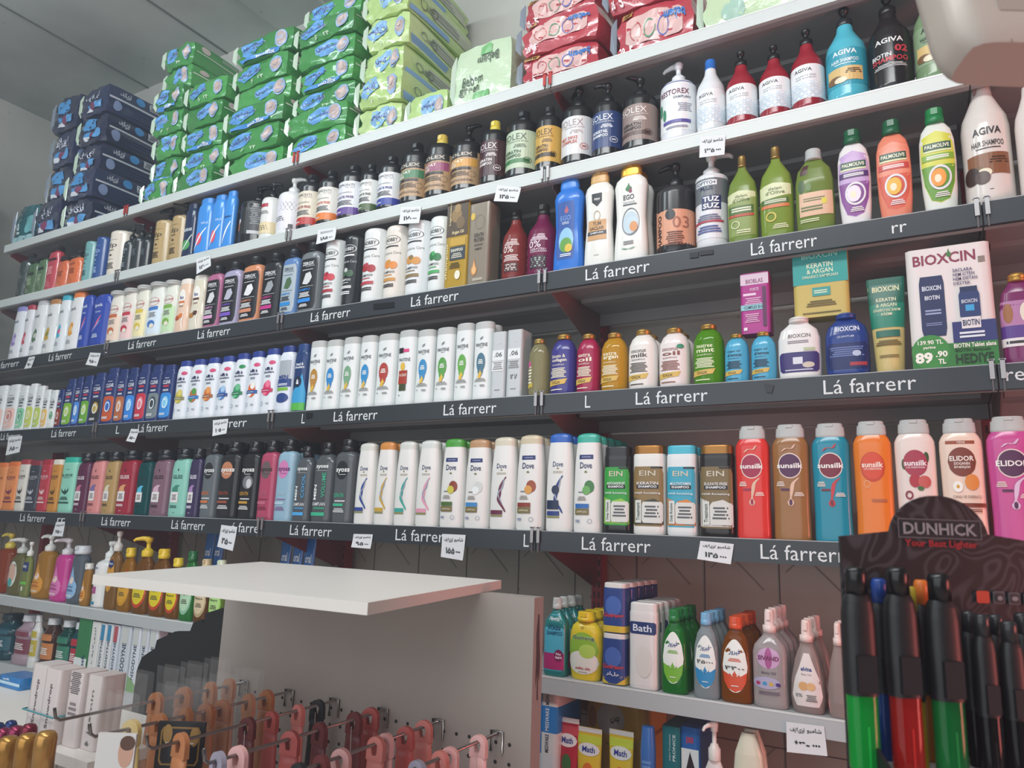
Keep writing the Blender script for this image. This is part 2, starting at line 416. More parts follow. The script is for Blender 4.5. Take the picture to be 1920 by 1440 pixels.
# ------------------------------------------------------------------ printed designs
def R(*a): return ('R',)+a
def X(u, v, w, h, n, c): return ('X', u, v, w, h, n, c)
def d_biomonti(lab, band, tc, sf):
    return [R(-1.5,.1,1.5,.76,lab), R(-1.5,.1,1.5,.24,band), T('BIOMONTI',0,.68,.95,.05,'#23272c'), T('hair care',.3,.635,.4,.022,'#555b60'), T('KERATIN SHAMPOO',0,.53,.8,.025,tc),
            T('SULFATE FREE',0,.44,.95,.048,sf,2), X(0,.33,.9,.1,4,'#444a4e'), X(-.2,.15,.4,.03,2,'#e8e8e8')]
def d_solex(lab, tc, sub, sc, band=None):
    e = [R(-1.5,.16,1.5,.76,lab)]
    if band: e.append(R(-.85,.24,.6,.31,band))
    return e+[T('SOLEX',-.05,.66,1.0,.1,tc), T('Professional Series',.1,.585,.8,.025,tc), X(.2,.51,.5,.06,3,tc), T(sub[0],-.1,.42,.7,.05,sc,2), T(sub[1],-.1,.355,.7,.05,sc,2),
            ('Q',.5,.28,.17,.05,.12,sc), X(.5,.28,.2,.03,2,sc)]
def d_sulfat(band):
    return [R(-1.5,.14,1.5,.74,'#b49470'), R(-.75,.63,.75,.75,'#25221f'), T('SOLEX',0,.69,1.1,.06,'#cfc8bb',2), R(-.8,.46,.75,.6,band), T('SULFAT',-.2,.56,.8,.05,'#efe5d6',2), T('FREE',-.35,.495,.5,.05,'#efe5d6',2),
            R(-.8,.40,.5,.445,'#2e2a26'), X(-.1,.33,1.1,.09,3,'#5c4c3a'), T('DERMATOLOGICAL',0,.21,1.2,.035,'#3f3428',1), ('Q',.55,.32,.16,.05,.1,'#7a664c')]
def d_dp(c):
    return [T('dp',0,.66,.62,.13,c), R(-.3,.79,.3,.795,c), X(0,.56,.35,.03,1,c), ('D',0,.45,.1,.03,c), X(0,.36,.4,.01,1,c), X(0,.22,.5,.14,4,c)]
def d_ipek(c1, c2, tc='#5b6068'):
    return [T('ipek',-.1,.78,.7,.09,tc,1), ('Y',[(-.35,.42),(-.05,.55),(.2,.48),(.1,.38),(.25,.3),(-.1,.26),(-.3,.32)],c1), ('O',0,.4,.18,.05,c2), X(-.15,.16,.6,.08,3,'#9aa0a8')]
def d_ipekb():
    return [T('ipek',0,.78,.7,.08,'#dfe6f5',1), X(0,.66,.5,.03,2,'#aebde0'), ('S',[(-.3,.3),(0,.42),(.1,.5),(.3,.58)],.07,'#e86f8a'), ('S',[(-.35,.28),(.05,.4),(.3,.5)],.05,'#7fa6ee'), X(0,.2,.5,.08,3,'#c9d4ee')]
def d_haci(c1, c2):
    return [R(-.7,.06,.7,.56,c2), ('Q',0,.7,.5,.085,.08,'#c9636a'), T('HACI SAKIR',0,.7,.95,.035,'#b8444e',1), R(-.45,.53,.45,.6,c1), X(0,.44,.7,.1,4,'#777'), ('O',0,.26,.35,.07,c1), ('O',.1,.22,.2,.045,'#e9e2cf')]
def d_fax(c1, c2):
    return [('O',0,.72,.42,.17,'#f5efe6'), T('fax',0,.72,.5,.07,'#2a3f86',2), R(-.35,.6,.35,.645,c1), X(0,.54,.5,.04,2,'#9a7a6a'), ('O',-.25,.3,.3,.05,c2), ('O',.15,.34,.25,.045,c1), ('S',[(.5,.02),(.3,.2),(.45,.4)],.05,'#fff4ea')]
def d_zerox(pc, tc='#e9e9ea', lab='#17181c', glow=None):
    e = [('G',-.62,.05,.62,.86,.12,lab), T('ZEROX',0,.78,.8,.055,tc,2), T('COSMETICS',.15,.735,.6,.018,tc), X(0,.68,.8,.015,1,tc)]
    e += [('Y',[(-.3,.46),(-.1,.62),(.2,.64),(.35,.55),(.2,.47),(.05,.44)],pc), X(0,.41,1.0,.008,1,tc), T('SHAMPOO',-.1,.36,.8,.04,glow or tc,1), X(-.1,.28,.8,.08,4,tc), R(-.55,.16,.35,.22,glow or '#555')]
    return e+[X(-.1,.11,.6,.05,3,tc)]
def d_hobby(pic, band, dark=False, leaf=None):
    tc = '#e6e6e6' if dark else '#26282b'
    e = [('Q',0,.8,.5,.06,.08,tc), T('HOBBY',0,.8,.72,.05,tc,1), R(-.5,.70,.4,.72,tc), T('Intensive Care',0,.62,1.1,.035,'#8b8b86' if not dark else '#c8c8c8'),
         ('O',-.15,.47,.26,.055,pic), ('O',.2,.45,.22,.05,pic), ('O',-.05,.5,.12,.03,leaf or band), T('SHAMPOO',-.1,.36,.8,.03,tc,1), X(-.1,.32,.6,.02,1,band), R(-.55,.24,.35,.28,band), X(-.1,.18,.8,.05,2,tc)]
    return e
def d_clear(c1, c2, white=False):
    tc = '#f2f4f8' if not white else '#3a3e44'
    return [('G',-.66,.06,.66,.55,.3,c1), T('CLEAR',0,.76,.95,.075,tc,1), X(0,.84,.6,.014,1,tc), R(-.35,.66,.35,.7,'#c23a4a' if not white else '#555a60'), X(0,.6,.7,.04,2,tc), ('O',.1,.36,.38,.12,c2), ('Q',.05,.34,.3,.1,.25,'#e8f4ff'), X(-.1,.13,.7,.05,2,'#f2f2f2')]
def d_hs(c1, c2, band):
    return [('O',-.05,.77,.13,.02,'#1e2b5c'), ('O',.3,.86,.3,.035,'#d4527a' if c1 != '#3a9a6a' else '#2f8f55'), T('head &',.05,.755,.75,.05,'#27305c',2,0), T('shoulders',.05,.70,.95,.04,'#27305c',2,0), X(0,.63,.5,.04,2,'#6a7188'),
            ('O',0,.42,.4,.12,c1), ('O',.1,.5,.25,.06,c2), ('O',-.15,.36,.22,.05,c2), R(-.75,.36,.55,.42,band), X(-.1,.39,.8,.012,1,'#e8f0f8'), ('Q',-.4,.17,.16,.035,.2,'#4a6a9a'), X(.2,.17,.3,.03,2,'#8a8f9a')]
def d_pantene(c1, c2='#e0b84a', txt=''):
    return [('S',[(-.12,.86),(.0,.875),(.12,.89)],.07,'#6a6e72'), ('S',[(-.12,.84),(.0,.855),(.12,.87)],.07,'#6a6e72'), T('PANTENE',0,.77,.95,.05,'#3c4450',1), X(0,.73,.3,.01,1,'#777'),
            ('O',0,.52,.36,.135,c1), ('O',0,.44,.24,.12,c1), ('D',0,.36,.13,.06,c2), ('O',-.06,.32,.14,.025,c2), X(0,.53,.4,.07,3,'#f3f3ee'), X(0,.27,.9,.05,3,'#8a8a86'), R(-.4,.19,-.3,.2,'#444'), X(.2,.19,.35,.03,2,'#666')]
def d_ogx(l1, l2, tc='#efe6cf', foil='#d8b45a'):
    return [T(l1,-.1,.68,.8,.06,tc,1), T(l2,-.05,.60,.85,.075,tc,2), T('SHAMPOO',-.1,.52,.7,.03,tc), X(-.1,.38,.95,.18,7,tc), ('Y',[(-.75,.14),(.3,.18),(.42,.27),(-.65,.24)],foil), T('OGX',-.2,.205,.5,.05,'#4a3a20',1), X(-.2,.08,.8,.03,1,tc)]
def d_gliss(c1, tc='#f0e8ec', box='#e9e4e2'):
    return [('D',0,.80,.06,.04,'#3a3236'), T('GLISS',0,.68,.8,.065,tc,2), ('S',[(-.3,.36),(-.05,.46),(.05,.55),(.2,.52)],.14,c1), ('O',-.1,.44,.24,.08,c1), R(-.42,.24,.22,.42,box), X(-.1,.33,.4,.1,4,'#6a5a60'), X(-.1,.17,.6,.05,2,tc), X(0,.07,.2,.012,1,tc)]
def d_syoss(oval, tc='#f0f0ee', low='#d8783c', dark='#f0f0ee', pic=None):
    e = [('O',-.05,.73,.42,.13,oval)] if oval else []
    if pic: e += [('O',.05,.55,.4,.1,pic), ('O',.15,.53,.2,.07,'#cfcfcf')]
    return e+[T('syoss',0,.72,.95,.07,tc,2), X(0,.67,.5,.01,1,tc), T('KERATIN',-.15,.38,.7,.055,low,1), X(-.05,.3,.8,.03,1,dark), R(-.55,.23,.2,.265,low), X(-.1,.17,.8,.06,3,dark)]
def d_men(word, c):
    return [T('syoss',0,.80,.85,.06,'#f0f0ee',2), X(0,.75,.8,.008,1,'#d8d8d8'), T(word,.2,.54,.26,.36,c,1,90), T('MEN',-.35,.43,.2,.22,'#f0f0ee',3,90), T('SAMPUAN',-.05,.26,.9,.05,'#e0e0e0',1), X(0,.2,.8,.03,2,c), R(-.6,.09,.4,.14,c)]
def d_dovew(c):
    return [T('Dove',0,.75,.62,.06,'#22305e',1), ('D',0,.70,.08,.015,'#8a7a4a'), X(0,.66,.6,.03,2,'#b9b2a0'), ('S',[(.3,.62),(-.1,.5),(0,.42),(-.2,.34),(.2,.25),(.3,.2)],.1,c), ('S',[(.2,.6),(.1,.48),(-.2,.42),(.1,.3)],.05,'#9aa0b0'), R(-.6,.17,.15,.22,c), R(-.6,.145,.15,.165,'#8a8a52')]
def d_dovef(c, c2, low):
    return [R(-.42,.81,.42,.86,'#27346a'), X(0,.835,.6,.012,1,'#aeb6d8'), T('Dove',0,.74,.68,.07,'#22305e',1), ('D',0,.665,.09,.018,'#6a7a3a'), ('O',.2,.50,.27,.07,c), ('O',.05,.46,.22,.05,c2), X(-.25,.44,.3,.02,1,'#777'), X(-.2,.37,.5,.05,3,'#9a948c'),
            R(-.55,.26,.2,.31,low), R(-.55,.19,.2,.255,'#76683a'), T('SAMPUAN',-.18,.222,.55,.025,'#e8e0c8'), ('Q',.25,.12,.12,.025,.15,'#5a6a8a'), X(-.4,.12,.25,.03,2,'#5a6a9a')]
def d_ein(panel, art, l1, side, tc='#e8e8e8'):
    return [('G',-.72,.1,.72,.84,.08,panel), ('Y',[(-.72,.12),(.72,.12),(.72,.38),(.3,.44),(-.2,.41),(-.72,.46)],art), ('O',-.3,.40,.14,.03,panel), ('O',.35,.16,.2,.03,panel), T('EIN',0,.755,.75,.065,'#cfc6b0',1), R(.15,.815,.68,.835,'#2a2a2a'),
            T(l1,0,.63,.98,.035,tc,1), R(-.5,.565,.5,.61,'#1c1d20'), T('SHAMPOO',0,.588,.85,.03,'#eeeeee',2), T('HAIR Revitalizing',0,.505,1.15,.03,tc,1),
            ('G',-.25,.14,.68,.4,.06,'#d9d8d2'), X(.2,.28,.7,.16,4,'#55585c'), R(-.55,.14,-.27,.42,'#d9d8d2'), T(side,-.42,.28,.16,.22,'#2a4a34',1,90)]
def d_sun(c, name='sunsilk', drop='#e3b9a0', low='#f0dcd0'):
    return [('O',0,.72,.5,.125,'#ecd9d0'), ('O',0,.72,.46,.115,c), T(name,0,.72,1.05,.05,'#fbf4f0',2), ('S',[(.35,.6),(.1,.55),(.05,.47),(0,.4)],.08,drop), ('D',0,.36,.14,.07,drop), ('O',0,.36,.07,.03,c), X(-.4,.54,.35,.05,3,low), R(-.4,.475,-.05,.495,c), X(.35,.44,.4,.04,3,low), ('S',[(-.3,.86),(-.1,.9),(.1,.88),(.25,.93)],.06,drop)]
def d_palm(top, low, mid, fruit):
    return [('Y',[(-.72,.84),(0,.9),(.72,.84),(.78,.6),(.7,.3),(.45,.12),(0,.08),(-.45,.12),(-.7,.3),(-.78,.6)],top), ('Y',[(-.76,.5),(.76,.5),(.68,.3),(.42,.12),(0,.09),(-.42,.12),(-.68,.3)],low), R(-.62,.68,.62,.76,'#18503c'), T('PALMOLIVE',0,.72,1.1,.045,'#eee9d0',2), R(-.62,.655,.62,.675,'#d9e2b0'), R(-.7,.56,.7,.63,mid), X(0,.595,1.0,.04,2,'#f5eee8'),
            ('Q',.05,.36,.5,.14,.18,'#e4e0e4'), ('O',-.02,.36,.34,.1,fruit), ('O',-.05,.35,.15,.045,'#f4e6c8'), X(.1,.17,.7,.06,3,'#f0e8e8')]
def d_agiva(tc='#24272c', pat='#9cc4de'):
    e = [R(-1.5,.14,1.5,.62,'#e9eaec'), T('AGIVA',-.1,.545,.7,.05,tc,1), T('SULFATE FREE',0,.46,.8,.022,'#9aa0a6'), T('HAIR SHAMPOO',0,.425,.8,.022,'#9aa0a6')]
    for i in range(26):
        e.append(('Q',-.85+.27*(i % 7)+(.13 if (i//7) % 2 else 0),.17+.055*(i//7),.12,.026,.16,pat))
    return e
def d_agiva2(tc, word, panel, pc='#d8b878'):
    return [R(-1.5,.17,1.5,.62,panel) if panel else X(0,.1,.1,.01,1,tc), T('AGIVA',0,.57,.75,.06,tc,2), T(word,0,.47,.85,.045,tc,1), X(0,.43,.7,.015,1,tc), R(-.6,.22,.55,.39,pc), ('O',-.35,.25,.28,.045,'#7a5a3a'), ('O',-.15,.235,.2,.035,'#e8dcc0'), X(.25,.33,.5,.06,3,'#4a3420')]
def d_oil(c, word, halo='#f0f0ea'):
    return [('O',0,.5,.66,.36,halo), ('Y',[(-.62,.42),(-.3,.38),(0,.44),(.3,.36),(.62,.42),(.55,.28),(.35,.19),(0,.145),(-.35,.19),(-.55,.28)],c), T(AR_FIROOZ,0,.69,.62,.09,'#1f2f80',1), X(0,.58,.7,.05,3,c), ('O',0,.42,.24,.07,halo), ('D',0,.38,.12,.06,c), X(0,.23,.4,.02,1,halo)]
AR_FIROOZ = '\ufeaf\ufeed\ufeae\ufbff\ufed3'      # right-to-left shapes laid out left to right
AR_MOLFIX = '\ufeb2\ufbfe\ufedc\ufbff\ufed4\ufedf\ufeee\ufee3'
AR_SHAMPOO = '\ufeed\ufe92\ufee3\ufe8e\ufeb7'
AR_EASY = '\ufed2\ufbfe\ufefb\ufbfc\ufeaf\ufbfe\ufe8d'
def d_john(c, lab, tc='#7a3a2a'):
    return [('D',-.15,.34,.62,.42,lab), ('O',-.15,.26,.62,.16,lab), ('O',-.12,.47,.22,.07,'#f0d8c8'), T("baby",-.15,.34,.7,.05,tc,1), X(-.15,.27,.8,.05,3,tc), X(-.15,.16,.7,.04,2,'#f5efe6')]
def d_marg(c, lab):
    return [('O',0,.38,.7,.28,c), ('O',0,.40,.6,.24,lab), T('Margaret',0,.44,.8,.05,'#33402a',1), X(0,.32,.7,.08,3,'#4a4a32')]
# ------------------------------------------------------------------ row B: between the two white shelves
K = '#1e2226'
row('B', [
 (22,40,476,'cyl','#2c3a38','cyl#22282a',[T('VIOLET',0,.5,.6,.05,'#7a8a80')],'dark bottle in crinkled clear wrap',dict(wrap=True)),
 (41,60,486,'gliss','#4d6a46','cyl#222',[R(-.5,.6,.5,.68,'#23301f'),X(0,.4,.6,.2,5,'#9ab08a')],'dull olive wrapped bottle',dict(wrap=True)),
 (60,78,478,'gliss','#577550','cyl#222',[R(-.5,.66,.5,.74,'#23301f'),X(0,.45,.6,.2,5,'#9ab08a')],'lighter olive wrapped bottle beside a red one',dict(wrap=True)),
 (78,98,462,'gliss','#c0414f','cyl#2a2426',[R(-.5,.74,.6,.8,'#3a1c20'),X(0,.5,.7,.2,5,'#e8a0a0')],'red wrapped bottle with dark name strip',dict(wrap=True)),
 (98,119,483,'gliss','#d6683c','cyl#2a2426',[X(0,.5,.7,.2,5,'#8a3a20')],'dark orange bottle in glossy wrap',dict(wrap=True)),
 (119,143,472,'gliss','#de6e38','trig#1e2224',[T('MIST',0,.75,.6,.06,'#5a2a1a',1),X(0,.5,.6,.2,5,'#8a3a20')],'bright orange bottle with rainbow glare',dict(wrap=True)),
 (144,163,457,'hobby','#6fa3a4','',d_dp('#27414a'),'slim teal bottle with loop emblem',dict(gap=.08)),
 (164,184,449,'hobby','#2b4f8c','',d_dp('#9ab4dc'),'slim royal blue bottle with loop emblem',dict(gap=.08)),
 (185,219,441,'hobby','#ddd3c6','',d_dp('#2a2624'),'cream bottle with black loop emblem',dict(gap=.08)),
 (220,236,428,'cyl','#283236','pump#15191b',d_dp('#8a9aa0'),'black pump bottle with grey loop emblem'),
 (237,254,420,'cyl','#242d31','pump#15191b',[X(0,.5,.5,.2,4,'#5a686e')],'black pump bottle right of the emblem one'),
 (255,271,426,'cyl','#20282c','pump#15191b',[X(0,.5,.5,.2,4,'#5a686e')],'black pump bottle next to a gold one'),
 (272,303,390,'hobby','#b39a6c','pump#171a1c',d_dp('#2c241a'),'matte gold pump bottle left of its twin',dict(gap=.05)),
 (304,334,381,'hobby','#b0966a','pump#171a1c',d_dp('#2c241a'),'matte gold pump bottle right of its twin',dict(gap=.05)),
 (335,356,384,'hs','#1f2f4e','flat#1c2a48',[T('BLENDAX',0,.56,1.1,.06,'#e6ecf4',2),('O',0,.25,.5,.1,'#4f9a5a'),('S',[(-.6,.1),(0,.25),(.6,.45)],.08,'#dfe9e2')],'navy bottle with green leaf picture'),
 (357,385,375,'hs','#3f8fdc','flat#3a86d2',[T('RIBLE',.3,.6,.6,.04,'#cfe4fa'),('O',-.1,.3,.3,.12,'#e0566a'),('S',[(-.5,.1),(0,.35),(.5,.5)],.09,'#eef4fa')],'sky blue bottle with red swirl, leftmost of three'),
 (386,410,368,'hs','#3f8fdc','flat#3a86d2',[T('RIBLE',.3,.6,.6,.04,'#cfe4fa'),('O',-.1,.28,.3,.12,'#e0566a'),('S',[(-.5,.1),(0,.35),(.5,.5)],.09,'#eef4fa')],'sky blue bottle with red swirl, middle of three'),
 (411,430,360,'hs','#3f8fdc','flat#3a86d2',[T('BLENDAX',0,.6,1.0,.04,'#16305e',2),('S',[(-.5,.1),(0,.35),(.5,.5)],.12,'#f4f4ee')],'sky blue bottle with dark name and white swirl'),
 (431,475,352,'drum','#17191c','pump#14171a',[R(-1.3,.2,1.2,.9,'#242628'),R(-.7,.8,-.3,.85,'#b03a44'),('O',-.3,.5,.15,.06,'#cfcfcf'),R(-.8,.3,-.2,.5,'#b86a34'),X(.55,.6,.6,.4,9,'#6f7478'),R(.2,.2,1.2,.27,'#b9bcc0')],'black pump bottle with orange patch label',dict(ndir=0.2)),
 (476,503,344,'drum','#dcdcd8','pump#14171a',[R(-.8,.72,.3,.80,'#a82a3c'),X(-.1,.6,1,.08,3,'#666'),R(-1,.12,1,.38,'#dac9a0'),X(0,.25,.8,.12,3,'#4a4030')],'white bottle with red name patch and black pump',dict(ndir=0.3)),
 (504,543,336,'drum','#e3e3e4','pump#e2e3e2',[R(-1.3,.12,1.3,.8,'#dddae2'),X(.3,.62,.8,.2,6,'#8a8a92'),X(-.2,.35,.8,.12,3,'#4a4a52'),R(.4,.14,.6,.22,'#333')],'plain white bottle with white pump',dict(ndir=0.2)),
 (544,580,330,'drum','#1c1f22','disc#1b1e21',d_biomonti('#d9d0bd','#b5322f','#4a4238','#a33a30'),'beige label bottle with red base band'),
 (581,617,323,'drum','#1c1f22','disc#1b1e21',d_biomonti('#dedad2','#e07a2c','#4a4238','#d06038'),'pale label bottle with orange base band'),
 (618,662,314,'drum','#1c1f22','disc#1b1e21',d_biomonti('#dcdde2','#5b3a8e','#4a4252','#5a3a7c'),'white label bottle with purple base band'),
 (663,694,310,'drum','#1c1f22','disc#1b1e21',d_biomonti('#dcdeda','#4a6238','#3a4a38','#2c3a30'),'white label bottle with green base band'),
 (695,735,296,'drum','#1c1f22','disc#1b1e21',d_biomonti('#dddfe2','#2c3f9a','#3a4252','#2a3a8c'),'white label bottle with blue base band'),
 (736,783,272,'drum','#1a1c1e','disc#17191b',d_sulfat('#3f7a54'),'brown label bottle with green stripe'),
 (784,831,256,'drum','#1a1c1e','disc#d9c056',d_sulfat('#94496e'),'brown label bottle with pink stripe and yellow cap'),
 (832,884,238,'drum','#1a1c1e','pump#17191b',d_sulfat('#cf9a44'),'brown label bottle with amber stripe and pump',dict(ndir=-.1)),
 (888,934,230,'drum','#1a1c1e','disc#e0c84c',d_solex('#3e1a22','#e8dede',('KERATIN','SHAMPOO'),'#efe6e6'),'maroon label bottle with yellow cap'),
 (935,992,213,'drum','#1a1c1e','disc#1b1e21',d_solex('#b9c9ae','#4a5a46',('KERATIN','SHAMPOO'),'#2f5a34','#3f7a48'),'pale green label bottle'),
 (994,1040,203,'drum','#1a1c1e','disc#232629',d_solex('#caa048','#5a4420',('KERATIN','SHAMPOO'),'#4a3818','#3a2c14'),'golden yellow label bottle'),
 (1041,1100,166,'drum','#1a1c1e','pump#1b1e21',d_solex('#d6d6d6','#9a8a8c',('MILK SHAKE','COMPLEX'),'#c05a4c'),'white label black pump bottle'),
 (1101,1156,158,'drum','#1a1c1e','pump#1b1e21',d_solex('#233c70','#e3e8f0',('HORSETAIL','SHAMPOO'),'#e8edf4'),'navy label black pump bottle'),
 (1157,1222,148,'drum','#1a1c1e','pump#1b1e21',d_solex('#8f7c76','#ebe2de',('KERATIN','SHAMPOO'),'#2c2424','#5c463e'),'taupe label black pump bottle'),
 (1230,1298,120,'drum','#e2e3e8','pump#e4e6ea',[R(-1.3,.15,1.3,.9,'#e6e8ea'),R(-1.3,.9,1.3,.915,'#4a5a9a'),T('RESTOREX',0,.75,1.1,.085,'#6a2c44',1),T('SAMPUAN',.3,.66,.6,.04,'#555a70',1),X(.4,.5,.5,.14,5,'#8a90a0'),('O',-.55,.52,.1,.1,'#3f8a6a'),('O',-.35,.42,.08,.09,'#3f8a6a'),R(-.4,.26,.6,.31,'#57509a'),X(.1,.2,.8,.04,2,'#9a9ab0')],'white pump bottle with green plant print',dict(ndir=3.0)),
 (1301,1355,115,'agiva','#dfe2e6','cyl#2f6fc0',d_agiva(),'white bottle with bright blue cap'),
 (1357,1416,98,'agiva','#96202f','trig#17191b',d_agiva(),'wine red bottle with patterned label, leftmost of three'),
 (1420,1480,87,'agiva','#96202f','trig#17191b',d_agiva(),'wine red bottle with patterned label, middle of three'),
 (1481,1546,57,'agiva','#96202f','trig#17191b',d_agiva(),'wine red bottle with patterned label, rightmost of three'),
 (1548,1629,-8,'agiva','#4fb4c8','trig#24282b',d_agiva2('#eef6f6','HAIR SHAMPOO','#2f9ab0'),'large turquoise bottle'),
 (1630,1716,-40,'agiva','#1d1b1d','trig#17191b',[T('AGIVA',0,.57,.85,.06,'#e6e6e6',2),T('02',.35,.46,.4,.08,'#c23a44',3),T('BIOTIN',-.25,.40,.6,.05,'#e6e6e6',2),T('SHAMPOO',0,.345,1.1,.06,'#c23a44',2),X(0,.27,1,.05,3,'#c0c0c0')],'large black bottle with red lettering'),
 (1718,1790,-50,'agiva','#79936c','trig#24282b',d_agiva2('#26302a','HAIR SHAMPOO','#88a07c'),'large olive green bottle'),
 (1800,1870,-55,'agiva','#d8d4cc','trig#24282b',None,'large pale bottle behind the hanging housing'),
])
